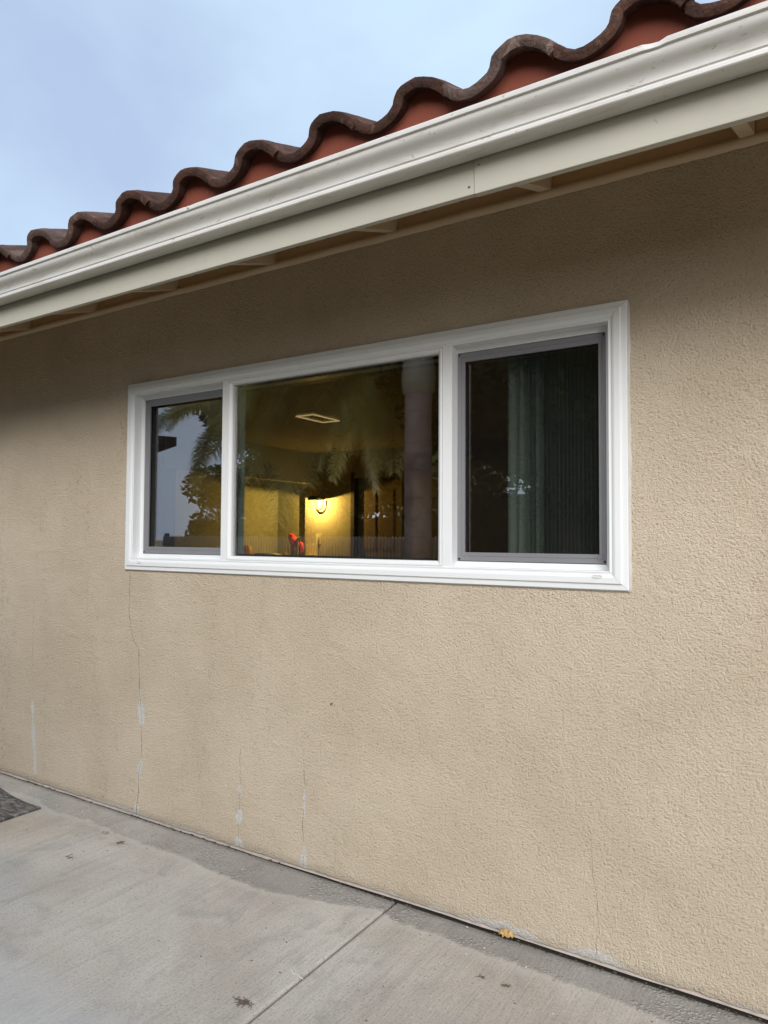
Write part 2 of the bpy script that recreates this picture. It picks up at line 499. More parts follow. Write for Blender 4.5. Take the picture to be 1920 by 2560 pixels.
def tile_material():
    mt, nt, bs = new_mat('weathered_clay')
    g = nd(nt, 'ShaderNodeNewGeometry')
    t = nd(nt, 'ShaderNodeTexCoord').outputs['Object']
    oi = nd(nt, 'ShaderNodeObjectInfo')
    cmb = nd(nt, 'ShaderNodeVectorMath', operation='ADD')
    lk(nt, t, cmb.inputs[0])
    lk(nt, oi.outputs['Location'], cmb.inputs[1])
    v = cmb.outputs[0]
    bl = tnoise(nt, v, 9, 5, 0.65, 0.6)
    c = mixc(nt, ramp(nt, bl, 0.35, 0.65), (0.068, 0.040, 0.033), (0.135, 0.072, 0.055))
    c = mixc(nt, ramp(nt, tnoise(nt, v, 40, 4, 0.7, 0.4), 0.5, 0.72, 0, 0.7), c, (0.055, 0.043, 0.038))
    c = mixc(nt, ramp(nt, tnoise(nt, v, 17, 4, 0.7, 0.8, loc=(4, 4, 4)), 0.56, 0.70, 0, 0.6), c, (0.27, 0.17, 0.13))
    hs = nd(nt, 'ShaderNodeHueSaturation')
    lk(nt, val(nt, 'MULTIPLY_ADD', oi.outputs['Random'], 0.6, 0.62), hs.inputs['Value'])
    lk(nt, val(nt, 'MULTIPLY_ADD', oi.outputs['Random'], -0.4, 1.1), hs.inputs['Saturation'])
    lk(nt, c, hs.inputs['Color'])
    lk(nt, hs.outputs[0], bs.inputs['Base Color'])
    bs.inputs['Roughness'].default_value = 0.9
    bs.inputs['Specular IOR Level'].default_value = 0.15
    h = val(nt, 'ADD', tnoise(nt, v, 60, 4, 0.7), val(nt, 'MULTIPLY', tnoise(nt, v, 18, 3, 0.6), 0.8))
    bump(nt, bs, h, 0.7, 0.008)
    return mt

def vinyl_material():
    mt, nt, bs = new_mat('white_vinyl')
    t = nd(nt, 'ShaderNodeTexCoord').outputs['Object']
    bl = tnoise(nt, t, 2.0, 3, 0.6, 0.5)
    c = mixc(nt, bl, (0.69, 0.71, 0.72), (0.75, 0.77, 0.785))
    sm = ramp(nt, tnoise(nt, t, 1.0, 4, 0.7, 0.6, mapscale=(7, 7, 3), loc=(8, 1, 3)), 0.58, 0.8, 0, 0.25)
    c = mixc(nt, sm, c, (0.62, 0.62, 0.60))
    lk(nt, c, bs.inputs['Base Color'])
    bs.inputs['Roughness'].default_value = 0.38
    bs.inputs['Specular IOR Level'].default_value = 0.4
    return mt

def glass_material():
    mt = bpy.data.materials.new('coated_window_glass')
    mt.use_nodes = True
    nt = mt.node_tree
    nt.nodes.clear()
    out = nd(nt, 'ShaderNodeOutputMaterial')
    tr = nd(nt, 'ShaderNodeBsdfTransparent')
    tr.inputs[0].default_value = (0.91, 0.95, 0.91, 1)
    gl = nd(nt, 'ShaderNodeBsdfGlossy')
    gl.inputs['Color'].default_value = (1.0, 0.925, 0.965, 1)
    gl.inputs['Roughness'].default_value = 0.0
    ge = nd(nt, 'ShaderNodeNewGeometry')
    dt = nd(nt, 'ShaderNodeVectorMath', operation='DOT_PRODUCT')
    lk(nt, ge.outputs['Incoming'], dt.inputs[0])
    lk(nt, ge.outputs['True Normal'], dt.inputs[1])
    k = val(nt, 'SUBTRACT', 1.0, val(nt, 'ABSOLUTE', dt.outputs['Value']), clamp=True)
    f = val(nt, 'MULTIPLY_ADD', val(nt, 'POWER', k, 5.0), 1.0 - GLASS_R, GLASS_R, clamp=True)
    t = nd(nt, 'ShaderNodeTexCoord').outputs['Object']
    b = nd(nt, 'ShaderNodeBump')
    b.inputs['Strength'].default_value = 0.05
    b.inputs['Distance'].default_value = 0.004
    lk(nt, tnoise(nt, t, 2.6, 1, 0.4), b.inputs['Height'])
    lk(nt, b.outputs[0], gl.inputs['Normal'])
    mixs = nd(nt, 'ShaderNodeMixShader')
    lk(nt, f, mixs.inputs[0])
    lk(nt, tr.outputs[0], mixs.inputs[1])
    lk(nt, gl.outputs[0], mixs.inputs[2])
    lk(nt, mixs.outputs[0], out.inputs[0])
    return mt

def screen_material():
    mt = bpy.data.materials.new('insect_mesh')
    mt.use_nodes = True
    nt = mt.node_tree
    nt.nodes.clear()
    out = nd(nt, 'ShaderNodeOutputMaterial')
    tr = nd(nt, 'ShaderNodeBsdfTransparent')
    di = nd(nt, 'ShaderNodeBsdfDiffuse')
    di.inputs[0].default_value = (0.012, 0.012, 0.014, 1)
    mixs = nd(nt, 'ShaderNodeMixShader')
    mixs.inputs[0].default_value = 0.30
    lk(nt, tr.outputs[0], mixs.inputs[1])
    lk(nt, di.outputs[0], mixs.inputs[2])
    lk(nt, mixs.outputs[0], out.inputs[0])
    return mt

def emit_material(name, col, s):
    mt = bpy.data.materials.new(name)
    mt.use_nodes = True
    nt = mt.node_tree
    nt.nodes.clear()
    out = nd(nt, 'ShaderNodeOutputMaterial')
    e = nd(nt, 'ShaderNodeEmission')
    e.inputs[0].default_value = (*col, 1)
    e.inputs[1].default_value = s
    lk(nt, e.outputs[0], out.inputs[0])
    return mt

GLASS_R = 0.36
LAMP_COL = (1.0, 0.60, 0.13)
M = {}
M['stucco'] = stucco_material()
M['concrete'] = concrete_material()
M['fascia'] = painted_wood('fascia_paint', (0.43, 0.415, 0.355), 0.35)
M['eave'] = painted_wood('eave_paint', (0.55, 0.40, 0.25), 0.4)
M['rafter'] = painted_wood('lit_rafter_paint', (0.60, 0.48, 0.34), 0.3)  # lighter than the eave paint: caught ground light put into the colour
M['gutter'] = gutter_material()
M['tile'] = tile_material()
M['closure'] = simple('terracotta_closure', (0.20, 0.058, 0.037), 0.75, 0.10, 6, 0.2, 0.2, 50)
M['vinyl'] = vinyl_material()
M['glass'] = glass_material()
M['screen'] = screen_material()
M['screen_frame'] = simple('grey_screen_frame', (0.20, 0.20, 0.215), 0.42, 0.05, 5, 0.5)
M['black'] = simple('black_rubber', (0.012, 0.012, 0.013), 0.6, 0.05)
M['caulk'] = simple('caulk', (0.50, 0.49, 0.45), 0.6, 0.12, 20, 0.3, 0.3, 40)
M['screed'] = simple('screed_metal', (0.40, 0.34, 0.30), 0.7, 0.25, 18, 0.3, 0.3, 60)
M['footing'] = simple('dark_footing', (0.06, 0.055, 0.05), 0.9, 0.2, 10)
M['hole'] = simple('vent_hole_dark', (0.008, 0.008, 0.008), 0.9, 0.1)
M['room'] = simple('interior_paint', (0.46, 0.42, 0.34), 0.85, 0.03, 3, 0.2, 0.25, 70)
M['kitchen'] = simple('olive_paint', (0.33, 0.33, 0.26), 0.85, 0.04, 2, 0.2)
M['ceil'] = simple('ceiling_paint', (0.52, 0.47, 0.37), 0.9, 0.04, 3, 0.1, 0.3, 50)
M['floor'] = simple('interior_floor', (0.20, 0.14, 0.09), 0.5, 0.1, 3)
M['door'] = simple('brown_door', (0.28, 0.19, 0.11), 0.5, 0.08, 3)
M['casing'] = simple('door_casing', (0.45, 0.36, 0.24), 0.5, 0.05, 3)
M['darkwood_and_shade'] = simple('dark_wood_and_shade', (0.10, 0.07, 0.05), 0.5, 0.1, 3)  # dark wood parts, and the near partition's shade as colour
M['counter'] = simple('pale_counter', (0.62, 0.55, 0.42), 0.35, 0.06, 12)
M['bronze'] = simple('dark_bronze', (0.03, 0.025, 0.02), 0.4, 0.05, 5, 0.5)
M['vane'] = simple('blind_vane', (0.70, 0.76, 0.73), 0.7, 0.05, 4, 0.2)
M['lamp_glow'] = emit_material('lamp_glow', LAMP_COL, 6.0)
M['frame_glow'] = emit_material('frame_glow', (1.0, 0.66, 0.28), 0.22)
M['plate'] = simple('cream_plate', (0.72, 0.64, 0.45), 0.4, 0.03)
M['toy_brown'] = simple('toy_brown', (0.22, 0.10, 0.08), 0.45, 0.05)
M['toy_pink'] = simple('toy_pink', (0.75, 0.06, 0.10), 0.6, 0.15, 30)
M['toy_green'] = simple('toy_green', (0.18, 0.36, 0.14), 0.5, 0.1)
M['yellow'] = simple('yellow_plastic', (0.80, 0.55, 0.04), 0.45, 0.05)
M['amber'] = simple('amber_glaze', (0.55, 0.33, 0.03), 0.15, 0.1, 12, 0.6)
M['paper'] = simple('paper', (0.75, 0.66, 0.45), 0.8, 0.05)
M['olive_dish'] = simple('olive_dish', (0.12, 0.13, 0.08), 0.4, 0.1)
M['mat'] = None
def bark_material():
    mt, nt, bs = new_mat('palm_bark')
    t = nd(nt, 'ShaderNodeTexCoord').outputs['Object']
    rg = tnoise(nt, t, 1.0, 4, 0.6, 0.6, mapscale=(2.5, 2.5, 22))
    bl = tnoise(nt, t, 2.2, 4, 0.6, 0.5)
    c = mixc(nt, ramp(nt, bl, .3, .7), (0.15, 0.11, 0.09), (0.28, 0.22, 0.185))
    c = mixc(nt, ramp(nt, rg, .52, .68, 0, .7), c, (0.10, 0.07, 0.055))
    lk(nt, c, bs.inputs['Base Color'])
    bs.inputs['Roughness'].default_value = .9
    bump(nt, bs, rg, .6, .02)
    return mt
M['bark'] = bark_material()
M['shaft'] = simple('palm_shaft', (0.20, 0.185, 0.13), 0.6, 0.2, 5)
def leafy(name, col, back, k):
    mt = simple(name, col, 0.6, 0.25, 2, 0.3)
    nt = mt.node_tree
    out = [n for n in nt.nodes if n.type == 'OUTPUT_MATERIAL'][0]
    bs = nt.nodes['Principled BSDF']
    tr = nd(nt, 'ShaderNodeBsdfTranslucent')
    tr.inputs[0].default_value = (*back, 1)
    ms = nd(nt, 'ShaderNodeMixShader')
    ms.inputs[0].default_value = k
    lk(nt, bs.outputs[0], ms.inputs[1])
    lk(nt, tr.outputs[0], ms.inputs[2])
    lk(nt, ms.outputs[0], out.inputs[0])
    return mt
M['frond'] = leafy('palm_leaf', (0.33, 0.32, 0.15), (0.56, 0.56, 0.22), 0.5)
M['leaf_dark'] = leafy('broad_leaf', (0.05, 0.075, 0.025), (0.08, 0.12, 0.03), 0.4)
M['wood_bark'] = simple('tree_bark', (0.12, 0.095, 0.07), 0.9, 0.2, 8, 0.1, 0.5, 30)
M['hedge'] = simple('hedge_leaf', (0.05, 0.075, 0.025), 0.65, 0.25, 2, 0.3)
M['fence'] = simple('white_fence', (0.22, 0.22, 0.20), 0.5, 0.05, 3)
M['lawn'] = simple('lawn', (0.25, 0.20, 0.125), 0.95, 0.25, 3, 0.1, 0.6, 60, 0, 0.02)  # tan rather than green, to bounce warm light under the eave
M['grass'] = simple('grass_blade', (0.24, 0.20, 0.11), 0.6, 0.25, 9, 0.3)  # tan like the lawn, tint chosen for the same bounce
M['drygrass'] = simple('dry_grass', (0.09, 0.075, 0.05), 0.7, 0.2, 20, 0.2)
M['nwall'] = simple('neighbour_wall', (0.60, 0.58, 0.55), 0.85, 0.05, 2)
M['nroof'] = simple('neighbour_roof', (0.10, 0.085, 0.08), 0.9, 0.1, 3)
M['leaf'] = simple('dead_leaf', (0.52, 0.33, 0.13), 0.65, 0.28, 45, 0.3, 0.3, 90)
M['twig'] = simple('twig', (0.15, 0.115, 0.085), 0.8, 0.2, 30)
M['crumb'] = simple('pale_chip', (0.72, 0.71, 0.68), 0.8, 0.1, 30)
def mat_material():
    mt, nt, bs = new_mat('slate_rubber')
    t = nd(nt, 'ShaderNodeTexCoord').outputs['Object']
    a = tnoise(nt, t, 1.0, 6, 0.7, 1.6, mapscale=(9, 22, 9))
    b_ = tnoise(nt, t, 90, 3, 0.7, 0.5)
    c = mixc(nt, ramp(nt, a, 0.42, 0.68), (0.04, 0.038, 0.038), (0.27, 0.265, 0.27))
    c = mixc(nt, ramp(nt, b_, 0.5, 0.7, 0, 0.6), c, (0.035, 0.033, 0.033))
    lk(nt, c, bs.inputs['Base Color'])
    bs.inputs['Roughness'].default_value = 0.38
    bs.inputs['Specular IOR Level'].default_value = 0.5
    bump(nt, bs, val(nt, 'ADD', a, val(nt, 'MULTIPLY', b_, 0.3)), 0.6, 0.006)
    return mt
M['mat'] = mat_material()

# ------------------------------------------------------------------ ground
g = MB()
g.add([(-250, -250, -0.035), (250, -250, -0.035), (250, 250, -0.035), (-250, 250, -0.035)], [(0, 1, 2, 3)])
tag(g.build('lawn', M['lawn']), 'lawn tinted tan to bounce warm light', kind='structure')

patio = empty('patio', (0, 0, 0), 'grey broomed concrete walk along the wall', None, None, 'structure')
def slab(x0, x1, y0, y1):
    me = MB()
    # arris rounded: sweep of a small profile around the top
    e = 0.007
    ring = []
    for ins, z in ((0.0, -0.10), (0.0, -0.008), (0.0015, -0.0045), (0.004, -0.0018), (0.008, -0.0004), (0.012, 0.0)):
        ring.append([(x0 + ins, y0 + ins, z), (x1 - ins, y0 + ins, z), (x1 - ins, y1 - ins, z), (x0 + ins, y1 - ins, z)])
    for a, b in zip(ring, ring[1:]):
        for k in range(4):
            me.add([a[k], a[(k + 1) % 4], b[(k + 1) % 4], b[k]], [(0, 1, 2, 3)])
    me.add(ring[-1], [(0, 1, 2, 3)])
    return me.build('concrete_slab', M['concrete'], patio)
JX = -1.414
edges = [-9.0, -5.07, JX, 2.24, 5.9]
for a, b in zip(edges, edges[1:]):
    slab(a + 0.0045, b - 0.0045, -1.235, -0.0055)
jb = MB()
jb.box(-9, 5.9, -1.22, -0.03, -0.2, -0.016)
jb.build('joint_filler', M['footing'], patio)

# ------------------------------------------------------------------ house
WX0, WX1, WZ0, WZ1 = -3.0082, -0.5606, 1.1885, 2.116
house = empty('house', (0, 0, 0), 'tan stucco house with red tile roof, white gutter and a wide white window', 'house')

XL, XR, WT = -12.2, 3.0, 0.14
sw = MB()
hx0, hx1, hz0, hz1 = WX0 + 0.02, WX1 - 0.02, WZ0 + 0.02, WZ1 - 0.02
ZT = 2.53
def wpanel(x0, x1, z0, z1):
    sw.add([(x0, 0, z0), (x1, 0, z0), (x1, 0, z1), (x0, 0, z1)], [(0, 1, 2, 3)])
    sw.add([(x0, WT, z0), (x1, WT, z0), (x1, WT, z1), (x0, WT, z1)], [(3, 2, 1, 0)])
ZB = 0.06
for x0, x1, z0, z1 in ((XL, hx0, ZB, hz0), (hx0, hx1, ZB, hz0), (hx1, XR, ZB, hz0), (XL, hx0, hz0, hz1), (hx1, XR, hz0, hz1), (XL, hx0, hz1, ZT), (hx0, hx1, hz1, ZT), (hx1, XR, hz1, ZT)):
    wpanel(x0, x1, z0, z1)
for (xa, za), (xb, zb) in (((hx0, hz0), (hx1, hz0)), ((hx1, hz0), (hx1, hz1)), ((hx1, hz1), (hx0, hz1)), ((hx0, hz1), (hx0, hz0))):
    sw.add([(xa, 0, za), (xb, 0, zb), (xb, WT, zb), (xa, WT, za)], [(3, 2, 1, 0)])
# chipped foot of the stucco
N = 900
xs = [-5.2 + i * (1.4 + 5.2) / N for i in range(N + 1)]
def foot(x):
    a = mnoise.noise(Vector((x * 9, 3.1, 0))) * 0.005 + mnoise.noise(Vector((x * 38, 1.7, 0))) * 0.0035
    lf_ = max(0.0, min(1.0, (-1.3 - x) / 0.8))
    return max(0.0025, 0.0105 - 0.0055 * lf_ + a * (1 - .3 * lf_) + 0.004 * max(0, mnoise.noise(Vector((x * 2.1, 8, 0)))))
top = [(x, 0, ZB) for x in xs]
mid = [(x, 0.0, foot(x) + 0.006 + 0.004 * mnoise.noise(Vector((x * 22, 5, 5)))) for x in xs]
bot = [(x, 0.003 + 0.002 * mnoise.noise(Vector((x * 30, 9, 1))), foot(x)) for x in xs]
bak = [(x, 0.03, foot(x) + 0.002) for x in xs]
n = N + 1
sw.add(top + mid + bot + bak, [(i + n, i + n + 1, i + 1, i) for i in range(N)] + [(i + 2 * n, i + 2 * n + 1, i + n + 1, i + n) for i in range(N)] + [(i + 3 * n, i + 3 * n + 1, i + 2 * n + 1, i + 2 * n) for i in range(N)])
sw.add([(XL, 0, 0.01), (-5.2, 0, 0.01), (-5.2, 0, ZB), (XL, 0, ZB)], [(0, 1, 2, 3)])
sw.add([(1.4, 0, 0.01), (XR, 0, 0.01), (XR, 0, ZB), (1.4, 0, ZB)], [(0, 1, 2, 3)])
wall = sw.build('stucco_wall', M['stucco'], house)
# exposed metal drip strip behind the chipped edge and the footing under it
ws = MB()
N2 = 300
def drip(x): return 0.0055 - 0.010 * max(0.0, min(1.0, (-1.3 - x) / 0.8)) + 0.0025 * mnoise.noise(Vector((x * 4, 2, 7)))
xs2 = [-5.2 + i * 6.6 / N2 for i in range(N2 + 1)]
a = [(x, 0.006, drip(x) + 0.010) for x in xs2]
b = [(x, 0.000 + 0.003 * mnoise.noise(Vector((x * 6, 2, 2))), drip(x)) for x in xs2]
c_ = [(x, 0.02, drip(x) - 0.001) for x in xs2]
n = N2 + 1
ws.add(a + b + c_, [(i + n, i + n + 1, i + 1, i) for i in range(N2)] + [(i + 2 * n, i + 2 * n + 1, i + n + 1, i + n) for i in range(N2)])
ws.build('drip_strip', M['screed'], house)
MB().box(XL, XR, 0.022, 0.2, -0.3, 0.0595).build('footing', M['footing'], house)

# eave: trim at the top of the stucco, blocking, rafters, sheathing, fascia
SL = 0.335
ft = MB()
n3 = 400
xs3 = [-8 + i * 11.0 / n3 for i in range(n3 + 1)]
def fz(x): return 2.512 + 0.004 * mnoise.noise(Vector((x * 5, 1, 1))) + 0.0025 * mnoise.noise(Vector((x * 26, 4, 1)))
A_ = [(x, -0.002, fz(x)) for x in xs3]
B_ = [(x, -0.016 - 0.002 * mnoise.noise(Vector((x * 7, 2, 8))), fz(x) + 0.010) for x in xs3]
C_ = [(x, -0.014, 2.541) for x in xs3]
D_ = [(x, 0.02, 2.543) for x in xs3]
n = n3 + 1
ft.add(A_ + B_ + C_ + D_, [(i + k * n, i + 1 + k * n, i + 1 + (k + 1) * n, i + (k + 1) * n) for i in range(n3) for k in range(3)], True)
ft.build('frieze_trim', M['rafter'], house)

SP = 0.6165
rx = [-0.2115 - SP * k for k in range(-5, 14)]
def under(y): return 2.541 + SL * y                     # underside of rafters
RD = 0.150
me = MB()
hw = 0.0195
y0r, y1r = -0.580, 0.16
prof = [(y0r, under(y0r)), (y1r, under(y1r)), (y1r, under(y1r) + RD), (y0r, under(y0r) + RD)]
vv = [(-hw, y, z) for y, z in prof] + [(hw, y, z) for y, z in prof]
me.add(vv, [(0, 1, 2, 3), (7, 6, 5, 4), (0, 4, 5, 1), (1, 5, 6, 2), (2, 6, 7, 3), (3, 7, 4, 0)])
rme = me.mesh('rafter', M['rafter'])
bme = MB().box(-(SP / 2 - hw - 0.0008), SP / 2 - hw - 0.0008, 0.004, 0.042, 2.546, 2.541 + RD - 0.004).mesh('blocking_board', M['eave'])
sme = MB()
ya, yb = -0.600, 0.16
za, zb = under(ya) + RD + 0.003, under(yb) + RD + 0.003
sme.add([(-SP / 2 + .001, ya, za), (SP / 2 - .001, ya, za), (SP / 2 - .001, yb, zb), (-SP / 2 + .001, yb, zb), (-SP / 2 + .001, ya, za + .012), (SP / 2 - .001, ya, za + .012), (SP / 2 - .001, yb, zb + .012), (-SP / 2 + .001, yb, zb + .012)],
        [(0, 3, 2, 1), (4, 5, 6, 7), (0, 1, 5, 4), (1, 2, 6, 5), (2, 3, 7, 6), (3, 0, 4, 7)])
sme = sme.mesh('sheathing_board', M['eave'])
hole = MB()
hr = 0.030
hole.add([(hr * math.cos(a * math.pi / 10), 0, hr * math.sin(a * math.pi / 10)) for a in range(20)] + [(hr * math.cos(a * math.pi / 10), 0.0015, hr * math.sin(a * math.pi / 10)) for a in range(20)],
         [tuple(reversed(range(20)))] + [(a, (a + 1) % 20, 20 + (a + 1) % 20, 20 + a) for a in range(20)])
hole = hole.mesh('vent_hole', M['hole'])  # flat black disc: the dark inside of a hole put into its colour
for x in rx:
    obj('rafter', rme, house, (x, 0, 0))
    xb = x - SP / 2
    bo = obj('blocking_board', bme, house, (xb, 0, 0))
    obj('sheathing_board', sme, house, (xb, 0, 0))
    for dx in (-0.157, -0.32, -0.482):
        obj('vent_hole', hole, bo, (x + dx - xb, 0.0022, 2.617))

FY = -0.600
FB, FT_ = 2.277, 2.475
jx = -0.815
fb = MB().box(-9, jx - 0.0008, FY, FY + 0.019, FB, FT_).build('fascia_board', M['fascia'], house)
bevel(fb, 0.002)
fb = MB().box(jx + 0.0008, 3.2, FY - 0.0025, FY + 0.019, FB - 0.002, FT_).build('fascia_board', M['fascia'], house)
bevel(fb, 0.002)

# gutter, a rolled profile with wall thickness
GB = 2.368
gp = [(.0015, 0), (.050, 0), (.056, .001), (.0585, .004), (.059, .012), (.0565, .015), (.0565, .018), (.060, .021), (.0605, .025), (.0615, .031),
      (.064, .037), (.068, .043), (.074, .049), (.081, .055), (.0865, .061), (.090, .067), (.0915, .073), (.092, .079), (.0955, .0795), (.0985, .081), (.0990, .083), (.099, .0945), (.0975, .0965), (.091, .0965), (.089, .094)]
gp = [(o * .965, z * .912) for o, z in gp]
th = 0.0016
inn = [(max(.003, o - th * 1.2), z + th) for o, z in gp[:18]]
def gutter_mesh(x0, x1, nseg):
    mb = MB()
    P = gp + [(0.0854, .0825)] + list(reversed([(o, z) for o, z in inn])) + [(.003, .068), (.0015, .068)]
    k = len(P)
    vs_ = []
    for i in range(nseg + 1):
        x = x0 + (x1 - x0) * i / nseg
        wob = 0.0015 * mnoise.noise(Vector((x * 1.3, 0, 4))) + 0.0008 * mnoise.noise(Vector((x * 5, 7, 4)))
        dent = 0.0
        for dxx, am in ((-0.328, 0.010), (-1.815, 0.003)):
            dent += am * math.exp(-((x - dxx) / 0.012) ** 2)
        for o, z in P:
            topf = max(0, min(1, (z - .064) / .023)) if o > .075 else 0
            vs_.append((x, FY - 0.0045 - o + wob * (o / .1) + dent * topf * .6, GB + z + wob * .6 - dent * topf * .45))
    fs = []
    for i in range(nseg):
        for j in range(k):
            a, b = i * k + j, i * k + (j + 1) % k
            fs.append((a, b, b + k, a + k))
    mb.add(vs_, fs, True)
    return mb
gut = gutter_mesh(-9.0, 3.2, 700).build('gutter', M['gutter'], house)
es = gut.modifiers.new('split', 'EDGE_SPLIT')
es.split_angle = R(28)

for sx in (-1.815, -3.03):
    sc = MB().sphere((0, 0, 0), .0055, 5, (1, .6, 1))
    sc.build('gutter_screw', M['gutter'], house, (sx, FY - .0045 - .0955, GB + .0815))
for nx_, nz_ in ((-.800, 2.352), (-.829, 2.300)):
    MB().sphere((0, 0, 0), .0026, 5, (1.4, .5, 1)).build('nail_head', M['twig'], house, (nx_, FY - .002, nz_))

# roof: deck, closure strip, S tiles
roof = empty('roof', (0, 0, 0))
roof.parent = house
roof.empty_display_size = 0.1
ang = math.atan(SL)
def deck(y): return under(y) + RD + 0.016
dk = MB()
dk.add([(-9, -0.6, deck(-0.6)), (3.2, -0.6, deck(-0.6)), (3.2, 4.5, deck(4.5)), (-9, 4.5, deck(4.5)), (-9, -0.6, deck(-0.6) + .01), (3.2, -0.6, deck(-0.6) + .01), (3.2, 4.5, deck(4.5) + .01), (-9, 4.5, deck(4.5) + .01)],
       [(0, 3, 2, 1), (4, 5, 6, 7), (0, 1, 5, 4), (1, 2, 6, 5), (2, 3, 7, 6), (3, 0, 4, 7)])
dk.build('roof_deck', M['closure'], roof)
# closure strip filling the barrels, set back behind the tile noses
# tile section (local x, height of upper surface), from the left nib across pan to the right barrel shoulder
sec = [(-0.2195, .0285), (-0.213, .0275), (-0.203, .0190), (-0.190, .0085), (-0.171, .0022), (-0.150, .0), (-0.128, .0040), (-0.108, .0120), (-0.095, .0200), (-0.087, .0290), (-0.083, .0400), (-0.078, .0500), (-0.068, .0595), (-0.052, .0675), (-0.032, .0735), (-0.008, .0755), (0.018, .0710), (0.044, .0605), (0.066, .0470), (0.083, .0320), (0.093, .0190)]
TT = 0.0275
def tile_mesh(seed):
    rnd = random.Random(seed)
    mb = MB()
    ns = 14
    LT = 0.44
    K = len(sec)
    up_, lo_ = [], []
    for i in range(ns + 1):
        d = LT * i / ns                       # distance up the slope
        for j, (x, h) in enumerate(sec):
            j0, j1 = max(0, j - 1), min(K - 1, j + 1)
            tx, tz = sec[j1][0] - sec[j0][0], sec[j1][1] - sec[j0][1]
            l = math.hypot(tx, tz)
            nx, nz = -tz / l, tx / l
            tt = TT * (1.12 if i < 2 else 1.0)
            if j < 2: tt *= 0.75
            rough = 0.0022 * mnoise.noise(Vector((x * 45 + seed * 7, d * 40, 1))) + (0.0022 * mnoise.noise(Vector((x * 110, seed * 3, 9))) if i == 0 else 0)
            y = d + (0.004 * mnoise.noise(Vector((x * 30, seed * 5.1, 2))) if i == 0 else 0)
            rnd_in = 0.004 if i == 0 else 0.0
            up_.append((x, y, h + rough - rnd_in))
            lo_.append((x - nx * tt, y + (0.002 if i == 0 else 0), h - nz * tt + rough * .6 + rnd_in * .4))
    n = K
    fs = []
    off = len(up_)
    for i in range(ns):
        for j in range(K - 1):
            a = i * n + j
            fs.append((a, a + 1, a + n + 1, a + n))
            fs.append((off + a, off + a + n, off + a + n + 1, off + a + 1))
    mb.add(up_ + lo_, fs, True)
    vs_ = up_ + lo_
    # nose face, tail, sides with own vertices for crisp edges
    mid_ = [tuple((Vector(vs_[j]) + Vector(vs_[off + j])) / 2 + Vector((0, -0.0035 + 0.0025 * mnoise.noise(Vector((j * .9, seed, 3))), 0))) for j in range(K)]
    mb.add(vs_[:K] + mid_ + vs_[off:off + K], [(j + n, j + n + 1, j + 1, j) for j in range(K - 1)] + [(j + 2 * n, j + 2 * n + 1, j + n + 1, j + n) for j in range(K - 1)], True)
    a = ns * n
    mb.add([vs_[a + j] for j in range(K)] + [vs_[off + a + j] for j in range(K)], [(j, j + 1, n + j + 1, n + j) for j in range(K - 1)])
    for j in (0, K - 1):
        col_ = [vs_[i * n + j] for i in range(ns + 1)] + [vs_[off + i * n + j] for i in range(ns + 1)]
        q = ns + 1
        mb.add(col_, [((i, i + 1, q + i + 1, q + i) if j else (i + 1, i, q + i, q + i + 1)) for i in range(ns)])
    return mb.mesh('roof_tile', M['tile'])
def sec_h(x):
    x = (x + 0.655 + 0.2069) % 0.300 - 0.2069
    for (xa, ha), (xb_, hb) in zip(sec, sec[1:]):
        if xa <= x <= xb_:
            return ha + (hb - ha) * (x - xa) / (xb_ - xa)
    return sec[-1][1]
cl = MB()
nn = 1400
cxs = [-9 + 12.2 * i / nn for i in range(nn + 1)]
tz = [2.5385 + 0.014 + sec_h(x) - TT * 0.75 for x in cxs]
cl.add([(x, -0.609, 2.43) for x in cxs] + [(x, -0.615 + .002 * mnoise.noise(Vector((x * 8, 1, 1))), z) for x, z in zip(cxs, tz)] + [(x, -0.600, z + .003) for x, z in zip(cxs, tz)],
       [(i + k * (nn + 1), i + 1 + k * (nn + 1), i + 1 + (k + 1) * (nn + 1), i + (k + 1) * (nn + 1)) for i in range(nn) for k in (0, 1)])
cl.build('closure_strip', M['closure'], roof)
tmeshes = [tile_mesh(s_) for s_ in range(5)]
TS = 0.300
rr_ = random.Random(3)
for row in range(4):
    for k in range(-9, 25):
        xc = -0.655 - TS * k + rr_.uniform(-.003, .003)
        if xc < -8.6 or xc > 3: continue
        d = row * 0.36
        yb = -0.652 + d * math.cos(ang) + rr_.uniform(-.007, .007)
        zb = 2.5405 + d * math.sin(ang) + row * 0.012 + rr_.uniform(-.005, .004)
        o = obj('roof_tile', tmeshes[(k * 3 + row * 2) % 5], roof, (xc, yb, zb))
        o.rotation_euler = (ang - (0.03 if row else 0.0), rr_.uniform(-.018, .018), rr_.uniform(-.014, .014))

# ------------------------------------------------------------------ window
win = empty('window', (0, 0, 0))
win.parent = house
win['label'] = 'white three-lite sliding window with fixed centre pane'

def mitred(name, x0, x1, z0, z1, prof, mat, parent, gap=0.0004):
    """four mitred members swept from a profile (inset, y)"""
    out = []
    for side in range(4):
        mb = MB()
        rows = []
        for u, y in prof:
            c = [(x0 + u, y, z0 + u), (x1 - u, y, z0 + u), (x1 - u, y, z1 - u), (x0 + u, y, z1 - u)]
            a, b = Vector(c[side]), Vector(c[(side + 1) % 4])
            d = (b - a).normalized() * gap
            rows.append((tuple(a + d), tuple(b - d)))
        n = len(rows)
        vs_ = [r_[0] for r_ in rows] + [r_[1] for r_ in rows]
        mb.add(vs_, [(i, n + i, n + i + 1, i + 1) for i in range(n - 1)])
        o = mb.build(name, mat, parent)
        out.append(o)
    return out

